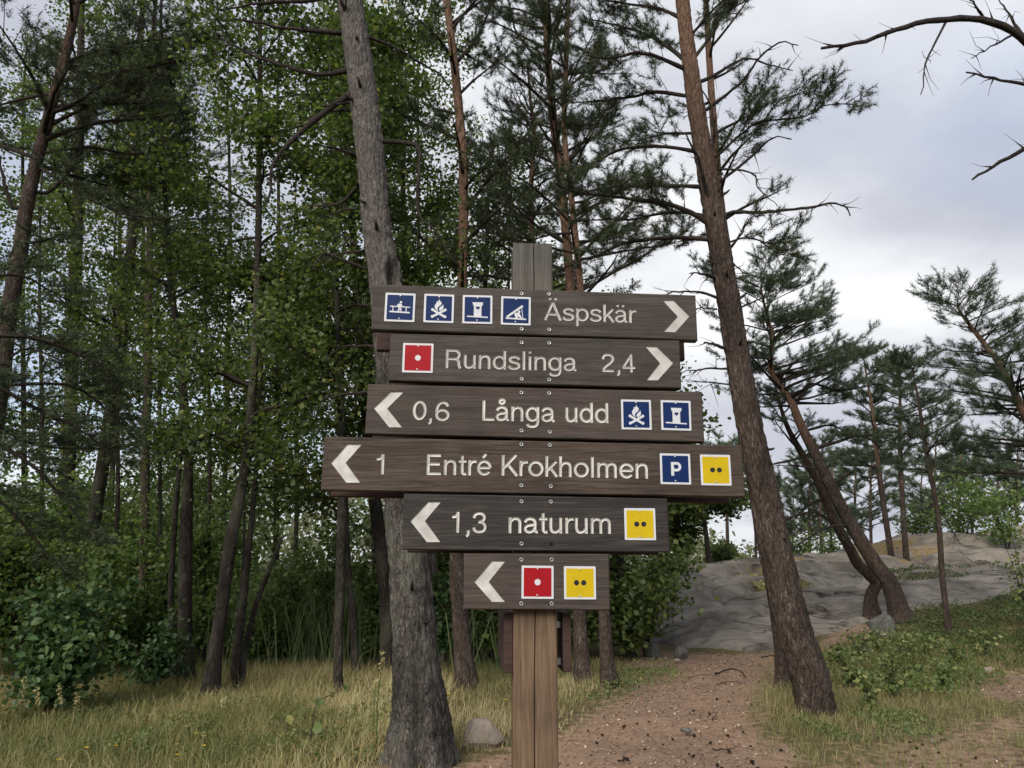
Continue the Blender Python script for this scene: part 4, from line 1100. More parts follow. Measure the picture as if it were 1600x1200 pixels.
pine('orange pine trunk leaning out of the left edge of the photo', [(-48, 1060, 36), (-38, 900, 31), (-20, 740, 28), (0, 610, 26), (15, 480, 24), (32, 387, 22), (46, 300, 20), (82, 160, 16), (105, 75, 14), (120, 0, 11), (130, -90, 9)], 8.8, ext=2, crown=(6.2, 12), nb=30, L=2.2, seed=12, ns=36, nl=160, orange=(5.5, 13.0), group='pines at the left edge', tl=.6, step=.1,
     manual=[([(42, 320), (22, 325), (8, 290), (-2, 240)], 9, 0, -.2), ([(50, 300), (75, 300), (110, 262), (150, 150)], 6, .9, .3), ([(85, 175), (120, 160), (165, 130), (195, 108)], 7, 1, -.4), ([(15, 560), (40, 545), (90, 560), (150, 600)], 4, 1, -.4), ([(38, 380), (70, 375), (105, 362)], 5, .9, -.2), ([(70, 200), (130, 170), (200, 150), (290, 90)], 7, 1, .4), ([(60, 240), (140, 230), (220, 240), (290, 200)], 6, 1, .2), ([(95, 100), (180, 70), (260, 60), (330, 40)], 6, 1, .2), ([(60, 260), (120, 300), (180, 330), (250, 345)], 5, 1, -.3)])
pine('drooping pine boughs reaching in low from the left edge', [(-130, 1130, 50), (-135, 800, 44), (-140, 500, 40), (-145, 200, 32), (-150, -50, 24)], 7.2, ext=2, crown=(7.5, 11), nb=10, L=1.8, seed=13, ns=30, nl=90, group='pines at the left edge', tl=.6, step=.12,
     manual=[([(-140, 480), (-40, 520), (60, 530), (150, 570), (200, 640)], 9, 1.1, 1.2), ([(-140, 540), (-30, 590), (60, 640), (140, 680), (200, 740)], 9, 1.1, .8), ([(-140, 640), (-40, 680), (40, 720), (100, 780), (150, 850)], 9, 1.1, .6), ([(-140, 560), (-60, 620), (20, 680), (80, 700), (190, 700)], 8, 1.1, 1.6), ([(-140, 700), (-50, 750), (20, 800), (60, 850), (110, 905)], 8, 1.0, .8), ([(-140, 600), (-40, 610), (40, 600), (130, 610), (230, 700), (290, 708)], 8, .9, 1.8), ([(-140, 420), (-60, 440), (30, 430), (110, 470)], 8, 1.1, 1.0)])

# ------------------------------------------------------------------ pines on and beside the bare rock
G = 'pines on the rock slope'
pine('heavily leaning pine with orange top growing from the rock slope', [(1408, 972, 28), (1390, 912, 26), (1367, 880, 23), (1315, 793, 20), (1277, 716, 17), (1254, 670, 14), (1234, 624, 12), (1211, 593, 10), (1204, 567, 9), (1207, 524, 7), (1199, 498, 5)], yb(1408, 972), ext=.7, crown=(4.5, 7.7), nb=64, L=1.85, tl=.58, seed=15, ns=40, nl=150, orange=(3.4, 4.6), flare=.5, nm=NEED_B, group=G, f0=.45, el0=.2,
     manual=[([(1277, 700), (1310, 690), (1345, 680), (1375, 700), (1385, 725)], 6, .7, -.3), ([(1262, 672), (1300, 665), (1340, 690)], 5, .6, .3), ([(1290, 760), (1320, 745), (1335, 732)], 7, 0, -.3), ([(1330, 820), (1290, 825), (1250, 850), (1235, 865)], 5, 0, -.3), ([(1250, 715), (1225, 722), (1205, 726), (1190, 735)], 5, 0, -.2), ([(1284, 735), (1250, 728), (1210, 728)], 4, 0, .3), ([(1240, 640), (1265, 600), (1310, 610), (1370, 600), (1390, 605)], 6, .9, .3), ([(1215, 595), (1250, 560), (1300, 545)], 5, .9, -.3), ([(1205, 540), (1240, 505), (1280, 490), (1300, 470)], 4, .9, 0)])
pine('twisted pine stem leaning beside the grey boulder', [(1364, 965, 22), (1361, 933, 18), (1369, 912, 17), (1356, 896, 17), (1340, 880, 17), (1326, 854, 16), (1303, 812, 15), (1284, 766, 13), (1257, 716, 11), (1232, 670, 8), (1218, 630, 5)], yb(1364, 965), ext=.5, crown=(3.6, 5.6), nb=14, L=1.2, seed=16, ns=34, nl=130, orange=(4, 5), flare=.4, nm=NEED_B, group=G, f0=.5,
     manual=[([(1300, 815), (1270, 800), (1230, 812), (1215, 840)], 5, 0, -.2), ([(1290, 780), (1262, 790), (1235, 818)], 4, 0, .2)])
slim = [('slim young pine on the rock nearest the leaning pine', [(1395, 885, 10), (1380, 785, 9), (1371, 716, 8), (1365, 655, 6), (1352, 575, 3)], (3.7, 8.0), 40, 1.4, 17), ('slim young pine on the rock, middle of three', [(1417, 885, 10), (1409, 766, 8), (1406, 670, 6), (1407, 600, 3)], (3.9, 7.7), 38, 1.2, 18)]
for lab, pt, cr_, nb_, L_, sd_ in slim:
    pine(lab, pt, yb(pt[0][0], pt[0][1]), ext=.3, crown=cr_, nb=nb_, L=L_, seed=sd_, ns=14, nl=50, nm=NEED_B, group=G, taper=.7, f0=.3, el0=.25, branches_as_parts=False, k=14, nlen=.11, nw=.011, step=.13)
pine('slim pine with narrow top standing in the heather on the right', [(1484, 992, 10), (1473, 907, 9), (1465, 804, 8), (1449, 716, 7), (1436, 632, 5), (1428, 588, 2)], yb(1484, 992), ext=.15, crown=(3.0, 5.7), nb=30, L=1.0, seed=19, ns=16, nl=60, nm=NEED_B, group=G, taper=.75, f0=.3, el0=.2, branches_as_parts=False, k=14, nlen=.085, nw=.008, orange=(9, 10), manual=[([(1470, 800), (1490, 830), (1500, 850)], 3, 0, -.2), ([(1462, 790), (1430, 800), (1405, 815)], 3, .5, .2)])
pine('bushy pine leaning in from the right edge above the rock', [(1690, 950, 24), (1665, 820, 20), (1640, 740, 16), (1597, 640, 12), (1568, 578, 10), (1537, 536, 8), (1503, 492, 4)], 13.5, ext=.2, crown=(2.9, 6.4), nb=66, L=1.85, tl=.56, seed=20, ns=20, nl=80, nm=NEED_B, orange=(3, 4.2), group=G, taper=.7, f0=.3, el0=.15, k=13)
pine('dead bare branches hanging in from the upper right edge', [(1720, 1000, 50), (1712, 700, 44), (1700, 400, 40), (1690, 100, 34), (1680, -100, 30)], 7.0, ext=2, crown=(8.6, 10.5), nb=6, L=1.2, seed=21, ns=30, nl=80, group='tall pines beside the sign',
     manual=[([(1692, 150), (1640, 110), (1600, 62), (1575, 45), (1530, 30), (1460, 32), (1400, 46), (1340, 68), (1285, 75)], 15, 0, -.6), ([(1478, 34), (1455, 80), (1446, 100), (1437, 150)], 4, 0, -.4), ([(1540, 32), (1525, 10), (1510, -10)], 5, 0, -.3), ([(1590, 50), (1545, 75), (1518, 90)], 4, 0, -.2),
             ([(1694, 170), (1640, 140), (1600, 131), (1560, 125), (1510, 112)], 9, 0, -.3), ([(1697, 250), (1640, 225), (1600, 234), (1560, 256), (1518, 282)], 12, 0, .3), ([(1600, 60), (1575, 20), (1560, 0)], 6, 0, .2)])
# small far pines along the rock's skyline
k_ = 0
for (x_, yb_, yt_, w_, Y_, L_) in [(1138, 884, 700, 7, 30, 1.6), (1182, 882, 730, 5, 33, 1.3), (1266, 880, 720, 6, 31, 1.8), (1300, 878, 740, 5, 34, 1.8), (1338, 875, 700, 6, 36, 2.0), (1520, 850, 700, 5, 36, 1.8), (1560, 845, 720, 6, 34, 1.8), (1440, 862, 730, 5, 38, 1.8), (1240, 885, 760, 4, 36, 1.6), (1284, 880, 690, 6, 30, 1.7), (1362, 872, 690, 6, 33, 1.8), (1462, 862, 680, 6, 31, 1.7), (1500, 856, 720, 6, 29, 1.5), (1590, 850, 690, 6, 30, 1.8)]:
    zt_ = at(x_, yt_, Y_)[2]; zb_ = at(x_, yb_, Y_)[2]
    pine(['thin bare-stemmed pine on the skyline just left of the leaning trunk', 'thin far pine half hidden by the leaning trunk', 'small far pine behind the leaning pines', 'small far pine between the leaning stems', 'far pine right behind the leaning orange-topped pine', 'small far pine above the right rock ledge', 'far pine over the yellow-green shrubs', 'far pine behind the slim young pines', 'lowest far pine on the skyline', 'far pine seen just under the crown of the leaning pine', 'far pine seen through the slim young pines', 'far pine right of the three slim pines', 'far pine over the yellow-green shrub', 'far pine at the right edge'][k_], [(x_, yb_ + 6, w_), (x_ - 2, (yb_ + yt_) / 2, w_ * .7), (x_ + 1, yt_, w_ * .3)], Y_, ext=.3, crown=(zb_ + (zt_ - zb_) * (.62 if k_ < 2 else .2), zt_), nb=25, L=L_, seed=40 + k_, ns=8, nl=20, nm=NEED_B, group='far pines on the skyline', branches_as_parts=False, k=8, nlen=.16, nw=.019, step=.24, tl=.7, taper=.55)
    k_ += 1

# ------------------------------------------------------------------ alders and other leafy trees on the left
G = 'leafy trees in the left wood'
leaf_tree('dark trunk behind the hazel bush, left of a pair', [(92, 1010, 24), (99, 838, 22), (107, 725, 22), (110, 650, 21), (117, 450, 20), (122, 300, 16), (126, 120, 12), (128, 0, 9)], 14.5, ext=2, crown=(3.0, 14), nb=26, L=2.0, seed=51, group=G)
leaf_tree('curving lichen-spotted trunk behind the hazel bush, right of a pair', [(116, 1010, 26), (124, 933, 24), (140, 850, 23), (155, 762, 20), (172, 650, 20), (187, 560, 20), (196, 470, 17), (206, 370, 15), (214, 200, 12), (220, 50, 9)], 14.0, ext=2, crown=(3.2, 13.5), nb=26, L=1.9, seed=52, group=G)
leaf_tree('straight dark alder with a thinner stem beside it', [(290, 1066, 24), (289, 960, 22), (290, 850, 21), (294, 725, 14), (290, 650, 12), (280, 525, 10), (267, 450, 10), (258, 300, 8), (250, 150, 6)], yb(290, 1068), ext=2, crown=(2.6, 10), nb=26, L=1.6, seed=53, group=G, stems=[([(276, 1062), (272, 1013), (267, 933), (274, 800), (281, 712), (284, 600)], 11)])
leaf_tree('leaning alder left of the hollow pine, its stem curving upright', [(328, 1092, 28), (339, 1000, 22), (345, 960, 21), (360, 850, 20), (385, 720, 16), (395, 600, 14), (402, 450, 11), (405, 250, 9), (406, 80, 7), (405, -40, 5)], yb(328, 1094), ext=1.5, crown=(2.7, 10.5), nb=30, L=1.6, seed=54, group=G)
leaf_tree('clump of thin dark stems beside the leaning alder', [(368, 1078, 14), (372, 1010, 13), (384, 907, 11), (394, 800, 9), (402, 700, 7), (410, 560, 5)], yb(368, 1080), ext=1, crown=(2.2, 5.5), nb=14, L=1.1, seed=55, group=G, stems=[([(378, 1075), (384, 1013), (400, 945), (420, 893), (440, 840)], 10), ([(352, 1078), (360, 1053), (373, 960), (380, 880), (382, 800)], 6)])
leaf_tree('slender straight trunk standing in the reeds left of the hollow pine', [(530, 1086, 16), (528, 1040, 15), (532, 880, 15), (534, 790, 14), (533, 650, 12), (530, 560, 11), (527, 485, 9), (522, 350, 7), (516, 200, 5)], yb(530, 1088), ext=1.5, crown=(3.2, 9.5), nb=26, L=1.5, seed=56, group=G)
leaf_tree('thin dark stem in the reeds close to the hollow pine', [(556, 1052, 13), (551, 960, 12), (544, 890, 10), (540, 780, 8), (536, 640, 6)], yb(556, 1056), ext=2, crown=(2.0, 7), nb=16, L=1.2, seed=57, group=G)
leaf_tree('dark trunk half hidden behind the left side of the hollow pine', [(604, 1052, 22), (602, 933, 20), (588, 800, 20), (576, 690, 16), (560, 500, 13), (548, 300, 10), (540, 150, 8)], yb(604, 1056), ext=2, crown=(3.0, 10), nb=28, L=1.7, seed=58, group=G)
leaf_tree('pale thin stem just right of the hollow pine', [(690, 1056, 15), (677, 880, 13), (652, 620, 11), (633, 412, 9), (629, 225, 8), (627, 100, 6)], 12.0, ext=1.5, crown=(4.5, 11.5), nb=26, L=1.7, seed=59, m=BARK_G, group=G, name='birch_tree')
leaf_tree('dark trunk in shade left of the sign post', [(744, 1050, 15), (741, 960, 14), (738, 800, 12), (750, 600, 9), (760, 400, 7)], 12.5, ext=2, crown=(2.4, 9.5), nb=22, L=1.5, seed=60, group=G, stems=[([(764, 1050), (768, 1000), (778, 940)], 6), ([(780, 1048), (782, 1000), (790, 940)], 6)])
leaf_tree('leafy tree with dark trunk where the rock meets the path', [(984, 1022, 17), (979, 973, 15), (970, 893, 16), (964, 820, 13), (968, 740, 9), (975, 660, 6)], yb(984, 1024), ext=.6, crown=(.55, 5.2), nb=30, L=1.5, seed=61, group=G, name='aspen_tree', size=.10, lm=LEAF_A)
leaf_tree('round-crowned leafy tree on top of the rock left of the leaning pine', [(1108, 884, 9), (1104, 840, 8), (1098, 800, 6), (1090, 760, 4)], 23.0, ext=.6, crown=(2.2, 4.9), nb=20, L=1.5, seed=62, group='leafy trees on the rock', name='oak_tree', size=.12, branches_as_parts=False)
leaf_tree('leafy tree filling the gap above the rock beside the lowest board', [(1060, 890, 8), (1058, 840, 7), (1062, 780, 4)], 24.0, ext=.8, crown=(2.0, 5.2), nb=20, L=1.7, seed=63, group='leafy trees on the rock', name='oak_tree', size=.12, branches_as_parts=False)
# background wood, left
rb_ = np.random.default_rng(5)
BGT = [(-60, 17, 'far left leafy tree behind the orange pine'), (40, 19, 'leafy tree deep in the wood near the left edge'), (165, 17, 'leafy tree between the paired trunks and the straight alder, farther back'), (235, 20, 'leafy tree far behind the straight dark alder'), (345, 24, 'leafy tree far behind the leaning alder'),
       (430, 18, 'leafy tree above the pale reed bank'),  (590, 17, 'leafy tree crown behind the hollow pine'), (650, 20, 'leafy tree behind the pale thin stem'), (760, 19, 'leafy tree in the wood left of the sign post'), (820, 22, 'far leafy tree straight behind the sign post'), (900, 19, 'leafy tree behind the bright orange pine'), (960, 23, 'far leafy tree behind the slender pine right of the post'), (-150, 15, 'leafy tree outside the left edge')]
for k, (x_, Y_, lab) in enumerate(BGT):
    dx_ = rb_.normal() * 14
    far_pts = [(x_, 985 + (19 - Y_) * 6, 11 + 4 * rb_.random()), (x_ + dx_ * .5, 800, 9), (x_ + dx_, 600, 7.5)] + ([(x_ + dx_ * 1.4, 350, 5.5), (x_ + dx_, 150, 4)] if x_ < 700 else [(x_ + dx_ * 1.2, 470, 3)])
    leaf_tree(lab, far_pts, Y_, ext=2.0 if x_ < 700 else .4, crown=(1.6, 15.5 + .3 * (Y_ - 17)) if x_ < 700 else (1.6, 8.5), nb=28, L=2.1, seed=70 + k, group='leafy trees deep in the wood', branches_as_parts=False, size=.085, lv=25, spread=.17, ns=9, nl=30)

for k, (x_, yb_, w_, Y_, lean, lab) in enumerate([(58, 1000, 9, 12.5, 6, 'thin dark stem between the left edge and the paired trunks'), (172, 990, 8, 13.5, 10, 'thin dark stem just right of the paired trunks'), (244, 1000, 8, 13.2, 5, 'thin dark stem close left of the straight alder'), (313, 1030, 8, 12.0, 12, 'thin dark stem between the straight and the leaning alder'), (452, 990, 8, 14.5, 10, 'thin dark stem in the middle of the reeds'), (660, 1010, 9, 14.0, 8, 'thin dark stem in the shade right of the hollow pine'), (792, 1000, 8, 14.0, 5, 'thin dark stem close to the sign post')]):
    leaf_tree(lab, [(x_, yb_, w_), (x_ + lean, 850, w_ * .9), (x_ + lean * 1.2, 650, w_ * .7), (x_ + lean * .6, 450, w_ * .5), (x_ + lean, 300, w_ * .3)], Y_, ext=.5, crown=(3.2, 7.5), nb=11, L=1.2, seed=200 + k, group='thin stems in the left wood', branches_as_parts=False, ns=9, nl=36, tw_per=9, lv=24)

pine('dark bushy pine crown filling the upper left, trunk behind the thin stems', [(222, 1000, 16), (226, 800, 14), (232, 500, 12), (236, 250, 9), (240, 60, 7)], 13.0, ext=2.0, crown=(5.8, 12.5), nb=40, L=2.1, seed=33, ns=14, nl=60, group='pines at the left edge', branches_as_parts=False, k=11, nw=.009, orange=(9, 20), step=.16)

# ------------------------------------------------------------------ undergrowth
def blades(mb, B, H, wd, lean, rg, tint):
    """grass blades: two quads' worth of bend, B base points"""
    n = len(B)
    a = rg.random(n) * 2 * math.pi
    d = np.stack([np.cos(a), np.sin(a), np.zeros(n)], 1)
    sdv = np.stack([-np.sin(a + rg.normal(size=n) * .8), np.cos(a), np.zeros(n)], 1) * wd / 2
    H = H[:, None]; l = (lean * (.3 + rg.random(n)))[:, None]
    M = B + np.array([0, 0, 1.0]) * H * .58 + d * l * H * .28
    T = B + np.array([0, 0, 1.0]) * H * (1 - .25 * l) + d * l * H
    V = np.stack([B - sdv, B + sdv, M - sdv * .75, M + sdv * .75, T], 1).reshape(-1, 3)
    b = np.arange(n)[:, None] * 5
    mb.add(V, [b + [0, 1, 3, 2], b + [2, 3, 4]], np.repeat(np.clip(tint, 0, 1), 5))
def ground_pts(x, y): return np.stack([x, y, gz(x, y) - .02], 1)
rg = np.random.default_rng(77)
def in_frame(x, y, pad=120):
    px = 800 + 1234 * x / y
    return (px > -pad) & (px < 1600 + pad)
# tall dry meadow grass left of the path
n = 185000
x = rg.uniform(-11, 3, n); y = rg.uniform(5.4, 13.5, n)
pm_ = path_mask(x, y); pxa = 800 + 1234 * x / y
patch = fbm(x * 1.1, y * 1.1, 88, 4)
keep = in_frame(x, y) & (pxa < 1010) & (pm_ < .2 + .6 * rg.random(n) ** 2) & (rg.random(n) < -.2 + 2.0 * patch) & (rg.random(n) < np.where(y > 10.6, .55, 1))
x, y, patch, pm_, pxa = x[keep], y[keep], patch[keep], pm_[keep], pxa[keep]
H = (.07 + .16 * rg.random(len(x)) ** 1.6) * (.7 + .8 * fbm(x * .8, y * .8, 90, 3)) * np.clip(1.15 - pm_ * 1.6, .3, 1) * np.where(pxa > 690, .75, 1)
H *= np.where(rg.random(len(x)) < .012, 1.9, 1)
tn = .55 * rg.random(len(x)) + 1.5 * (fbm(x * .9, y * .9, 190, 3) - .5) + .16 + .14 * sstep(pxa, 350, 620) - .3 * sstep(y, 10.0, 12)
mb = MB(); blades(mb, ground_pts(x, y), H, .0055, .8, rg, tn)
put('meadow_grass', mb.mesh('meadow_grass', GRASSM, False), kind='stuff', label='tall dry yellow grass left of the path', cat='grass')
# short grass right of the path
n = 170000
x = rg.uniform(1.2, 11, n); y = rg.uniform(5.6, 13.8, n); pxa = 800 + 1234 * x / y
pm_ = path_mask(x, y); patch = fbm(x * 1.6, y * 1.6, 98, 4)
keep = in_frame(x, y) & (pxa > 1150) & (pm_ < .12 + .75 * rg.random(n) ** 2) & (rg.random(n) < -.10 + 1.5 * patch)
x, y, patch, pm_, pxa = x[keep], y[keep], patch[keep], pm_[keep], pxa[keep]
H = (.05 + .11 * rg.random(len(x)) ** 1.5) * (.7 + .7 * patch)
tuft = rg.random(len(x)) * np.exp(-((pxa - 1205) / 36) ** 2 - ((y - 8.9) / .8) ** 2)
H *= 1 + 1.2 * tuft + 1.3 * np.exp(-((pxa - 1410) / 130) ** 2 - ((y - 11.2) / 1.2) ** 2)
tn = .30 * rg.random(len(x)) + .55 * (1 - patch) - .08 + .5 * tuft
mb = MB(); blades(mb, ground_pts(x, y), H, .005, 1.0, rg, tn)
put('short_grass', mb.mesh('short_grass', GRASSM, False), kind='stuff', label='short green and straw grass right of the path', cat='grass')
# reeds in the wet hollow behind the first trees
n = 26000
x = rg.uniform(-14, 3, n); y = rg.uniform(11.6, 19, n); pxa = 800 + 1234 * x / y
wgt = .12 + .9 * np.exp(-((pxa - 235) / 55) ** 2) + 1.0 * np.exp(-((pxa - 460) / 75) ** 2) + .9 * np.exp(-((pxa - 580) / 40) ** 2) + .35 * (pxa < 60)
keep = in_frame(x, y) & (pxa < 930) & (rg.random(n) < wgt)
x, y, pxa = x[keep], y[keep], pxa[keep]
mb = MB(); blades(mb, ground_pts(x, y), (.8 + .75 * rg.random(len(x))) * (.6 + .8 * fbm(x * .5, y * .5, 4, 3)), .022, .9, rg, rg.random(len(x)) * .8 + .25 * fbm(x, y, 14, 3) - .1)
put('reeds', mb.mesh('reeds', REEDM, False), kind='stuff', label='tall green reeds in the hollow behind the meadow', cat='reeds')
# far bank of the wet hollow: a distant wood that reads as one mass
n = 34000
x = rg.uniform(-46, 12, n); y = rg.uniform(36, 50, n); top = 4.0 + 4.5 * fbm(x * .16, y * .05, 6, 3) - .10 * np.abs(x + 15)
z = top * rg.random(n) ** .8
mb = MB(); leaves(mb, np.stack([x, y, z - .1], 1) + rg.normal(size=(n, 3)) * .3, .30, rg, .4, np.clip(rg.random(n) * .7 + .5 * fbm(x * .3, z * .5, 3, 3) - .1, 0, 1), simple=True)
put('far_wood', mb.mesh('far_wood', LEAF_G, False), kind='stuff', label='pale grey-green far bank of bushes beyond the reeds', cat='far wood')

def shrub(name, label, px, pyb, hpx, wpx, Y, lm, size, nleaf, seed, group, ns=7, cat='bush', individual=0, up=.55, low=.12):
    rg = np.random.default_rng(seed)
    b = at(px, pyb, Y); b[2] = float(gz(b[0], b[1]))
    sc_ = depth(px, pyb, Y) / FPX; H = hpx * sc_; Wd = wpx * sc_
    root = thing(name, label, cat, b, group)
    LC = []
    for k in range(ns):
        a = rg.random() * 2 * math.pi; r = Wd * .5 * (.3 + .6 * rg.random()); h = H * (.55 + .42 * rg.random())
        e = b + np.array([math.cos(a) * r, math.sin(a) * r * .8, h]); mdl = b + np.array([math.cos(a) * r * .35, math.sin(a) * r * .3, h * .55])
        mb = MB(); P = catmull(np.array([b + [0, 0, -.05], mdl, e]), 8); tube(mb, P, np.linspace(.006 + .004 * H, .003, 8), 5)
        for q in range(7):
            f = rg.uniform(.25, 1) * 7; i_ = min(int(f), 6); p0 = P[i_]
            d = unit(rg.normal(size=3) + [0, 0, .3]); tl_ = Wd * (.14 + .2 * rg.random()); tube(mb, [p0, p0 + d * tl_], [.004, .0015], 3)
            n_ = max(2, nleaf // (ns * 7))
            LC.append(p0 + d * tl_ * (.2 + .9 * rg.random((n_, 1))) + rg.normal(size=(n_, 3)) * Wd * .085)
        put('stem', mb.mesh('stem', TWIG), root)
    LC = np.concatenate(LC); LC = LC[LC[:, 2] > b[2] + low * H]
    if individual:
        order = np.argsort(LC[:, 1]); front, LC = LC[order[:individual]], LC[order[individual:]]
        variants = []
        for v_ in range(6):
            mb = MB(); leaves(mb, np.zeros((1, 3)), size * (.85 + .08 * v_), rg, up, np.array([.15 + .16 * v_]), .92)
            variants.append(mb.mesh('leaf', lm, False))
        for i_, c in enumerate(front):
            o = bpy.data.objects.new('leaf', variants[i_ % 6]); C.objects.link(o); o.parent = root
            o.location = c - b; o.rotation_euler = (rg.normal() * .35, rg.normal() * .35, rg.random() * 6.28); s_c = .75 + .5 * rg.random(); o.scale = (s_c,) * 3
    mb = MB(); leaves(mb, LC, size, rg, up, None, .9, simple=not individual)
    put('foliage', mb.mesh('foliage', lm, False), root)
    return root
shrub('hazel_bush', 'dark green broad-leaved bush at the lower left corner', 72, 1132, 215, 190, 8.2, LEAF_H, .068, 3600, 101, 'bushes along the meadow edge', ns=9, individual=280)
shrub('leafy_bush', 'low bush at the foot of the straight alder', 238, 1082, 100, 120, 9.9, LEAF_H, .06, 1500, 102, 'bushes along the meadow edge')
shrub('leafy_bush', 'bush behind the hazel bush under the paired trunks', 175, 1040, 130, 150, 11.5, LEAF_H, .075, 1800, 103, 'bushes along the meadow edge')
shrub('leafy_bush', 'bush with pale leaves in the gap right of the paired trunks', 190, 1000, 120, 110, 13.5, LEAF_Y, .085, 1200, 104, 'bushes along the meadow edge')
shrub('leafy_bush', 'dark bush between the leaning alder and the thin stems', 395, 1060, 120, 120, 11.8, LEAF_A, .07, 1300, 105, 'bushes along the meadow edge')
shrub('leafy_bush', 'dark bush in the shade left of the pine behind the sign', 690, 1050, 170, 90, 12.0, LEAF_H, .075, 1500, 106, 'bushes along the meadow edge')
shrub('leafy_bush', 'bush filling the gap left of the sign post', 770, 1055, 200, 120, 12.2, LEAF_A, .075, 2200, 107, 'bushes along the meadow edge')
shrub('leafy_bush', 'dark bush behind the sign post and its right-hand trunks', 905, 1050, 200, 130, 12.8, LEAF_A, .075, 2200, 108, 'bushes along the meadow edge')
shrub('leafy_bush', 'dark low bush where the path meets the rock', 985, 1042, 130, 100, 13.0, LEAF_A, .08, 1900, 109, 'bushes along the meadow edge')
shrub('leafy_bush', 'arching leafy bush overhanging the rock by the path', 1012, 1000, 150, 80, 14.4, LEAF_A, .08, 1500, 110, 'bushes along the meadow edge')
for k, (px, pyb, h, w, Y_, lm_, lab) in enumerate([(20, 1010, 330, 260, 12.5, LEAF_Y, 'tall leafy thicket at the left edge above the hazel bush'), (215, 960, 260, 200, 15.5, LEAF_Y, 'yellow-green thicket between the alder trunks'), (330, 985, 220, 180, 15, LEAF_Y, 'thicket behind the leaning alder'), (440, 960, 110, 150, 18.5, LEAF_G, 'greyish thicket above the reeds'), (110, 970, 280, 220, 16, LEAF_Y, 'thicket behind the paired trunks'), (720, 980, 260, 200, 16, LEAF_A, 'thicket in the dark wood left of the post'), (860, 985, 260, 200, 16.5, LEAF_A, 'thicket in the dark wood behind the post'), (640, 970, 240, 180, 17, LEAF_G, 'pale thicket far behind the hollow pine'), (-60, 1040, 300, 200, 10.5, LEAF_A, 'thicket just outside the left edge'), (300, 955, 300, 220, 18, LEAF_Y, 'tall far thicket behind the straight alder'), (150, 955, 330, 260, 19, LEAF_Y, 'tall far thicket behind the left trunks'), (940, 975, 300, 170, 17, LEAF_A, 'thicket left of the rock')]):
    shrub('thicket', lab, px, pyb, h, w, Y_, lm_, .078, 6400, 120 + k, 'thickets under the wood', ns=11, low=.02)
for k, (px, pyb, h, w, Y_, lab) in enumerate([(232, 1045, 330, 170, 11.6, 'young alder with bright leaves left of the straight alder'), (150, 1060, 230, 150, 10.8, 'young leafy alder in front of the paired trunks'), (318, 1050, 240, 110, 12.0, 'young leafy alder between the straight and the leaning alder'), (440, 1045, 200, 120, 12.2, 'young leafy alder rising from the left of the reeds'), (500, 1030, 230, 110, 13.0, 'young leafy alder behind the slender straight trunk'), (578, 1050, 210, 80, 11.8, 'young leafy alder close to the left of the hollow pine'), (20, 1075, 300, 150, 10.6, 'young leafy alder at the left edge behind the hazel bush')]):
    shrub('young_alder', lab, px, pyb, h, w, Y_, LEAF_Y, .062, 2600, 180 + k, 'young alders along the meadow edge', ns=7, low=.1, cat='young tree')
for k, (px, pyb, h, w, Y_, lab) in enumerate([(1510, 862, 120, 110, 24, 'yellow-green shrub on the rock right of the slim pine'), (1575, 858, 130, 120, 22, 'yellowing shrub on the rock near the right edge'), (1440, 868, 60, 90, 27, 'low green shrub on the rock behind the slim young pines'), (1245, 884, 60, 90, 27, 'pale shrub on the skyline by the leaning trunk'), (1310, 878, 70, 110, 29, 'pale shrub on the skyline between the leaning pines'), (1130, 884, 60, 70, 27, 'pale shrub on the skyline left of the leaning trunk')]):
    shrub('mountain_shrub', lab, px, pyb, h, w, Y_, LEAF_Y if k < 2 else LEAF_A, .09, 1500, 150 + k, 'shrubs on the rock')
shrub('rowan_sapling', 'thin rowan sapling leaning in at the right edge', 1612, 985, 230, 90, 12.5, HERBM, .06, 420, 160, None, ns=4, cat='sapling', low=.3)

# bilberry and herbs on the right-hand bank
def cover(name, label, poly, n, hmax, lm, size, seed, cat_, hscale=1.0, bl=0):
    rg = np.random.default_rng(seed)
    pl = np.array(gpoly(poly)); lo, hi = pl.min(0), pl.max(0)
    x = rg.uniform(lo[0], hi[0], n); y = rg.uniform(lo[1], hi[1], n)
    k = poly_mask(x, y, [tuple(p) for p in pl], .35) > rg.random(n)
    hm = fbm(x * 1.6, y * 1.6, seed, 4)
    k &= rg.random(n) < -.75 + 3.0 * hm
    x, y, hm = x[k], y[k], hm[k]
    z = gz(x, y) + hmax * np.clip(hm * 1.8 - .35, .1, 1) * rg.random(len(x)) ** .7
    mb = MB(); leaves(mb, np.stack([x, y, z], 1), size, rg, .3, np.clip(rg.random(len(x)) * .8 + .6 * hm - .25, 0, 1), .5, simple=True)
    put(name, mb.mesh(name, lm, False), kind='stuff', label=label, cat=cat_)
cover('bilberry_cover', 'dark green bilberry carpet on the bank at the right edge', [(1410, 968), (1450, 958), (1510, 952), (1600, 930), (1760, 905), (1760, 1050), (1600, 1045), (1500, 1030), (1420, 1000)], 62000, .24, BILB, .045, 201, 'ground cover')
cover('herb_cover', 'light green herbs and sprouts behind the leaning trunk', [(1290, 1030), (1330, 1003), (1400, 1000), (1480, 1010), (1540, 1040), (1530, 1075), (1450, 1095), (1360, 1085), (1300, 1070)], 13000, .30, HERBM, .055, 202, 'ground cover')
cover('edge_herbs', 'small green herbs at the foot of the path-side trunks', [(880, 1080), (960, 1065), (1020, 1040), (1060, 1050), (990, 1085), (900, 1110)], 9000, .14, HERBM, .035, 203, 'ground cover')
cover('rock_tufts', 'dry orange grass tufts on the bare rock', [(1180, 905), (1240, 898), (1245, 925), (1190, 930)], 9000, .18, GRASSM, .10, 204, 'grass')
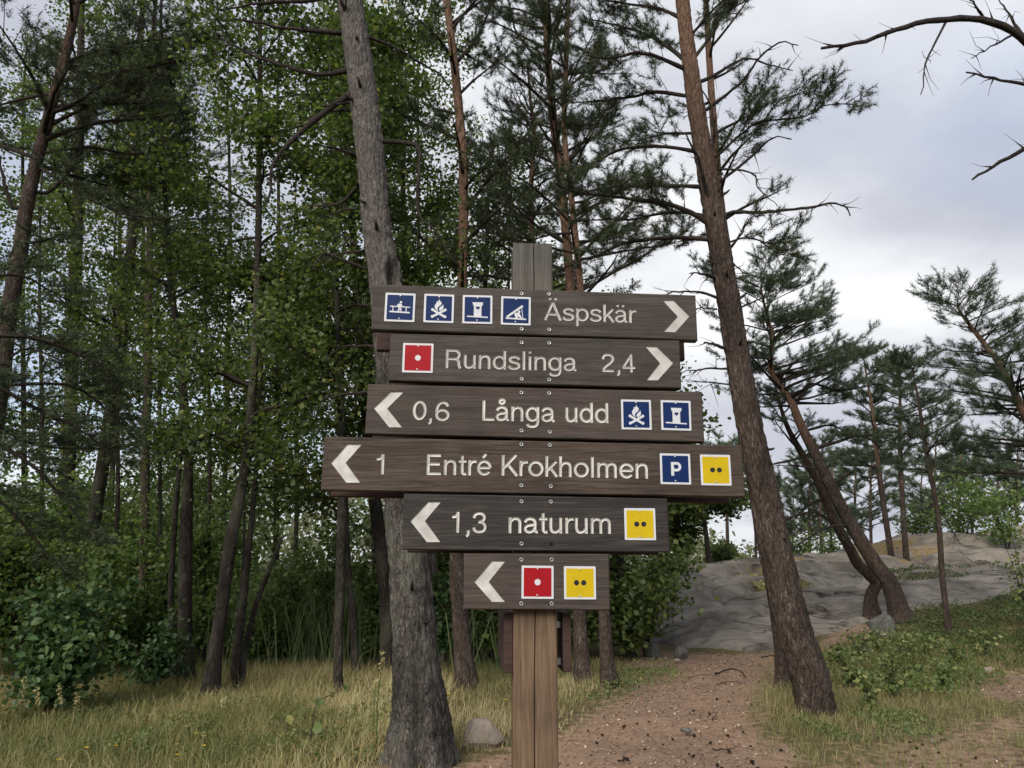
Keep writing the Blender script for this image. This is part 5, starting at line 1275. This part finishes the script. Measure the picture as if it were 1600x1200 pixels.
cover('meadow_herbs', 'small green weeds scattered through the dry meadow grass', [(0, 1185), (20, 1110), (180, 1090), (400, 1095), (600, 1075), (600, 1165), (560, 1198), (300, 1198)], 16000, .16, HERBM, .04, 206, 'weeds')
cover('heather_tufts', 'low brown heather tufts along the rock ledges', [(1330, 905), (1400, 890), (1470, 885), (1560, 880), (1600, 900), (1500, 915), (1420, 912)], 7000, .12, BILB, .05, 207, 'ground cover')
cover('ledge_grass', 'dry yellow grass along the top of the rock', [(1020, 892), (1100, 888), (1170, 890), (1165, 900), (1060, 904)], 6000, .12, GRASSM, .08, 208, 'grass')
cover('moss_cushions', 'low plants under the leaning trunk', [(1250, 1135), (1330, 1110), (1440, 1120), (1420, 1150), (1300, 1160)], 9000, .10, HERBM, .03, 205, 'ground cover')

rs_ = np.random.default_rng(9)
for k, (px, pyb, h, w, lab) in enumerate([(1345, 1040, 60, 50, 'bushy green sprout nearest the boulder'), (1375, 1030, 45, 45, 'pale leafy sprout below the boulder'), (1410, 1045, 55, 60, 'wide green sprout in the middle of the herbs'), (1450, 1040, 50, 55, 'green sprout left of the slim pine foot'), (1500, 1050, 62, 50, 'tall pale sprout right of the slim pine foot'), (1330, 1075, 50, 40, 'sprout close to the right of the leaning trunk'), (1395, 1092, 70, 40, 'tall thin sprout in front of the herbs'), (1362, 1110, 50, 36, 'reddish-leaved sprout in the short grass'), (1478, 1085, 58, 40, 'yellowing sprout in front of the herbs'), (1430, 1075, 45, 50, 'low sprout among the short grass'), (1535, 1030, 50, 60, 'sprout at the edge of the dark bilberry carpet'), (1310, 1040, 42, 40, 'sprout half hidden behind the leaning trunk')]):
    g = ghit(px, pyb)
    shrub('leafy_sprout', lab, px, pyb, h, w, float(g[1]), HERBM if k not in (4, 8) else LEAF_Y, .05, 170, 170 + k, 'sprouts on the right bank', ns=4, cat='sprout')
# ------------------------------------------------------------------ stones, cones, sticks, flowers
def stone(name, label, px, pyb, wpx, hpx, seed, m=None, flat=0.0, group=None, cat='stone', Y=None):
    rg = np.random.default_rng(seed)
    g = ghit(px, pyb) if Y is None else at(px, pyb, Y)
    sc_ = depth(px, pyb, g[1]) / FPX; w, h = wpx * sc_ / 2, hpx * sc_
    nu, nv = 28, 16
    u = np.arange(nu) * 2 * math.pi / nu; v_ = np.linspace(-.5, .5, nv) * math.pi
    U, Vv = np.meshgrid(u, v_)
    D = np.stack([np.cos(U) * np.cos(Vv), np.sin(U) * np.cos(Vv), np.sin(Vv)], -1)
    r = np.ones(U.shape)
    for k in range(11):      # cut flat facets
        nrm = unit(rg.normal(size=3)); dcut = .62 + .25 * rg.random()
        dt = D @ nrm
        r = np.minimum(r, np.where(dt > .05, dcut / np.maximum(dt, .05), 9))
    r = r * (1 + .06 * (fbm(U * 2, Vv * 3, seed, 3) - .5))
    V = D * r[..., None] * [w * 1.12, w * .9, h * .72]
    V[..., 2] += h * .32
    z0 = float(gz(g[0], g[1]))
    V = V.reshape(-1, 3) + [g[0], g[1] + w * .5, z0]
    mb = MB(); mb.add(V, [ring_faces(nv, nu)])
    o = put(name, mb.mesh(name, m or STONE, False), label=label, cat=cat, group=group)
    return o
stone('boulder', 'pale angular granite boulder in the grass beside the sign post', 752, 1166, 74, 36, 301, cat='boulder')
stone('boulder', 'grey boulder wedged between the two leaning pine stems', 1382, 990, 40, 31, 302, m=STONE_D, cat='boulder')
stone('small_stone', 'small pale stone below the boulder under the leaning pines', 1384, 1004, 24, 13, 303)
stone('small_stone', 'dark round stone at the left end of the rock foot', 1019, 1026, 26, 20, 304, m=STONE_D)
stone('small_stone', 'dark round stone in the path where it meets the rock', 1067, 1027, 22, 16, 305, m=STONE_D)
stone('small_stone', 'little flat stone in the middle of the path', 1074, 1144, 18, 6, 306, m=STONE_D)
stone('small_stone', 'tiny stone just below the stones at the rock foot', 1058, 1034, 10, 5, 307)
stone('small_stone', 'pale stone in the herbs right of the leaning trunk', 1358, 1027, 20, 12, 308)
stone('small_stone', 'pale stone in the herbs near the right edge', 1547, 1052, 18, 10, 309)
stone('small_stone', 'white flat pebble on the bare ground right of the leaning trunk', 1460, 1160, 12, 6, 310)

CONE = bark('cone scales', (.022, .016, .012), (.055, .040, .030), (.10, .075, .055), scale=4)
mb = MB(); nu, nv = 8, 7
U, Vv = np.meshgrid(np.arange(nu) * 2 * math.pi / nu, np.linspace(0, 1, nv))
rr_ = (.021 * np.sin(math.pi * (Vv * .86 + .09)) ** .8 * (1 - .35 * Vv)) * (1 + .18 * np.where((np.arange(nv)[:, None] + np.arange(nu)[None]) % 2, 1, -1))
mb.add(np.stack([rr_ * np.cos(U), rr_ * np.sin(U), (Vv - .5) * .052], -1).reshape(-1, 3), [ring_faces(nv, nu)])
cone_me = mb.mesh('pine_cone', CONE, False)
rg = np.random.default_rng(55); placed = 0
while placed < 48:
    if rg.random() < .5: px, py = rg.normal(1290, 130), 1200 - abs(rg.normal(0, 45))
    else: px, py = rg.uniform(860, 1260), rg.uniform(1050, 1200)
    if not (710 < px < 1590 and 1030 < py < 1199): continue
    g = ghit(px, py)
    if path_mask(g[0], g[1]) < .45: continue
    o = put('pine_cone', cone_me, label='small dark fallen pine cone lying on the path', cat='pine cone', group='fallen cones on the path')
    o.location = (g[0], g[1], float(gz(g[0], g[1])) - .012); o.rotation_euler = (math.pi / 2 + rg.normal() * .2, rg.random() * 6, rg.random() * 6.28); o.scale = (rg.uniform(.45, .75),) * 3
    placed += 1
def stick(name, label, pts, w, cat_='stick', m=None, lift=.012, group=None):
    P = np.array([ghit(*p) for p in pts]); P[:, 2] = gz(P[:, 0], P[:, 1]) + lift - .02
    mb = MB(); P = catmull(P, 10); P += np.random.default_rng(int(pts[0][0])).normal(size=P.shape) * .006
    tube(mb, P, np.linspace(w, w * .5, 10), 6, jit=.3)
    return put(name, mb.mesh(name, m or DEAD), label=label, cat=cat_, group=group)
stick('tree_root', 'grey root arching out of the path below the rock', [(1118, 1052), (1140, 1044), (1158, 1048), (1166, 1056)], .013, 'root', lift=.014)
stick('tree_root', 'thin root crossing the path left of the arching root', [(1075, 1058), (1100, 1054), (1130, 1056)], .006, 'root')
stick('tree_root', 'low root in front of the arching root', [(1120, 1068), (1140, 1064), (1162, 1066)], .006, 'root')
stick('fallen_stick', 'short pale stick standing out on the open path', [(1112, 1124), (1120, 1114)], .006)
stick('fallen_stick', 'dark stick lying near the right side of the path', [(1112, 1170), (1135, 1170), (1155, 1167)], .006)
stick('fallen_stick', 'thin stick on the path just right of the post', [(965, 1189), (985, 1187)], .008)
stick('fallen_stick', 'stick on the bare ground at the right', [(1460, 1163), (1466, 1158), (1478, 1152)], .007)
stick('fallen_stick', 'broken branch at the foot of the rock by the boulder', [(1190, 1026), (1215, 1022), (1240, 1018)], .011)
# litter of needles, bark flakes and dry leaves on the path
n = 26000
x = rg.uniform(-1.6, 7, n); y = rg.uniform(5.5, 15, n); k = path_mask(x, y) > .35 + .3 * rg.random(n); x, y = x[k], y[k]
LITTER = leafmat('path litter', [(0, (.06, .038, .026)), (.4, (.17, .105, .065)), (.8, (.34, .24, .165)), (1, (.55, .45, .34))], .05, .8)
mb = MB(); leaves(mb, np.stack([x, y, gz(x, y) - .028 + .012 * rg.random(len(x))], 1), .03, rg, 2.2, rg.random(len(x)) ** 1.3, .5, simple=True)
put('path_litter', mb.mesh('path_litter', LITTER, False), kind='stuff', label='needles, bark flakes and dry leaves strewn on the path', cat='litter')

def flower(px, py):
    g = ghit(px, py + 14); b = np.array([g[0], g[1], float(gz(g[0], g[1]))]); top = at(px, py, g[1])
    root = thing('yellow_flower', 'small yellow flower head among the meadow grass', 'flower', b, 'yellow flowers in the meadow')
    mb = MB(); tube(mb, [b, (b + top) / 2 + [.01, 0, 0], top], [.003, .0025, .002], 4); put('stalk', mb.mesh('stalk', HERBM), root)
    mb = MB()
    for k in range(8):
        a = k * math.pi / 4; d = np.array([math.cos(a), math.sin(a), .15]); s_ = np.array([-math.sin(a), math.cos(a), 0]) * .007
        mb.add(np.array([top, top + d * .014 + s_, top + d * .024, top + d * .014 - s_]), [np.array([[0, 1, 2, 3]])])
    put('petals', mb.mesh('petals', FLOWER, False), root)
for p in [(305, 1146), (318, 1150), (276, 1163), (204, 1155), (92, 1187), (278, 1179), (136, 1168), (701, 1084), (790, 1093), (402, 1092), (318, 1165), (180, 1165)]:
    flower(*p)
def sapling(label, stem, lv_, Y, size, seed):
    rg = np.random.default_rng(seed)
    P = np.array([at(x_, y_, Y) for x_, y_ in stem]); P[0, 2] = min(P[0, 2], float(gz(P[0, 0], P[0, 1])))
    root = thing('aspen_sapling', label, 'sapling', P[0], 'saplings in the meadow')
    mb = MB(); tube(mb, P, np.linspace(.007, .003, len(P)), 5, n=10)
    cs = np.array([at(x_, y_, Y + rg.normal() * .05) for x_, y_ in lv_])
    for c in cs:
        i_ = np.argmin(np.linalg.norm(P - c - [0, 0, -.03], axis=1)); tube(mb, [P[i_], c], [.003, .0015], 3)
    put('stem', mb.mesh('stem', TWIG), root)
    for c in cs:
        m1 = MB(); leaves(m1, c[None], size, rg, .3, np.array([rg.random()]), .95); put('leaf', m1.mesh('leaf', HERBM, False), root)
sapling('young aspen sprout with a few round leaves in the meadow grass', [(484, 1190), (486, 1150), (490, 1118), (496, 1095)], [(415, 1129), (431, 1123), (452, 1125), (496, 1138), (534, 1138), (507, 1130), (478, 1155), (498, 1096), (470, 1172), (520, 1085), (540, 1075)], yb(484, 1190), .085, 401)
sapling('low cluster of round leaves at the bottom edge left of the hollow pine', [(470, 1205), (472, 1190), (475, 1176)], [(440, 1185), (455, 1192), (465, 1180), (480, 1190), (495, 1178), (510, 1188), (525, 1180), (450, 1178), (488, 1196), (518, 1196), (470, 1168)], yb(470, 1199), .085, 402)
def stalk(label, pts, Y, seed):
    rg = np.random.default_rng(seed); P = np.array([at(x_, y_, Y) for x_, y_ in pts]); P[0, 2] = float(gz(P[0, 0], P[0, 1]))
    root = thing('dry_stalk', label, 'stalk', P[0], 'dry stalks in the meadow')
    mb = MB(); tube(mb, P, np.linspace(.006, .003, len(P)), 5, n=10); put('stem', mb.mesh('stem', GRASSM), root)
    mb = MB(); c = P[-1] + (P[-2] - P[-1]) * rg.random((40, 1)) * .6 + rg.normal(size=(40, 3)) * .012; leaves(mb, c, .03, rg, .2, .5 + .5 * rg.random(40), .4); put('seed_head', mb.mesh('seed_head', GRASSM, False), root)
stalk('tall dry grass stalk just left of the hollow pine', [(588, 1170), (590, 1100), (594, 1060), (600, 1020)], yb(588, 1172), 411)
stalk('brown dead flower stalk left of the hollow pine', [(583, 1160), (584, 1120), (586, 1078), (588, 1066)], yb(583, 1165), 412)
for k, (a_x, b_x, t_y) in enumerate([(30, 38, 1060), (60, 58, 1075), (96, 92, 1070), (118, 120, 1080), (344, 350, 1092)]):
    stalk(['dry stalk in front of the hazel bush, leftmost', 'dry stalk in front of the hazel bush, second from left', 'dry stalk in front of the hazel bush, third from left', 'dry stalk in front of the hazel bush, rightmost', 'dry stalk standing by the leaning alder'][k], [(a_x, 1165), (a_x + 2, 1120), (b_x, t_y)], 7.6, 420 + k)
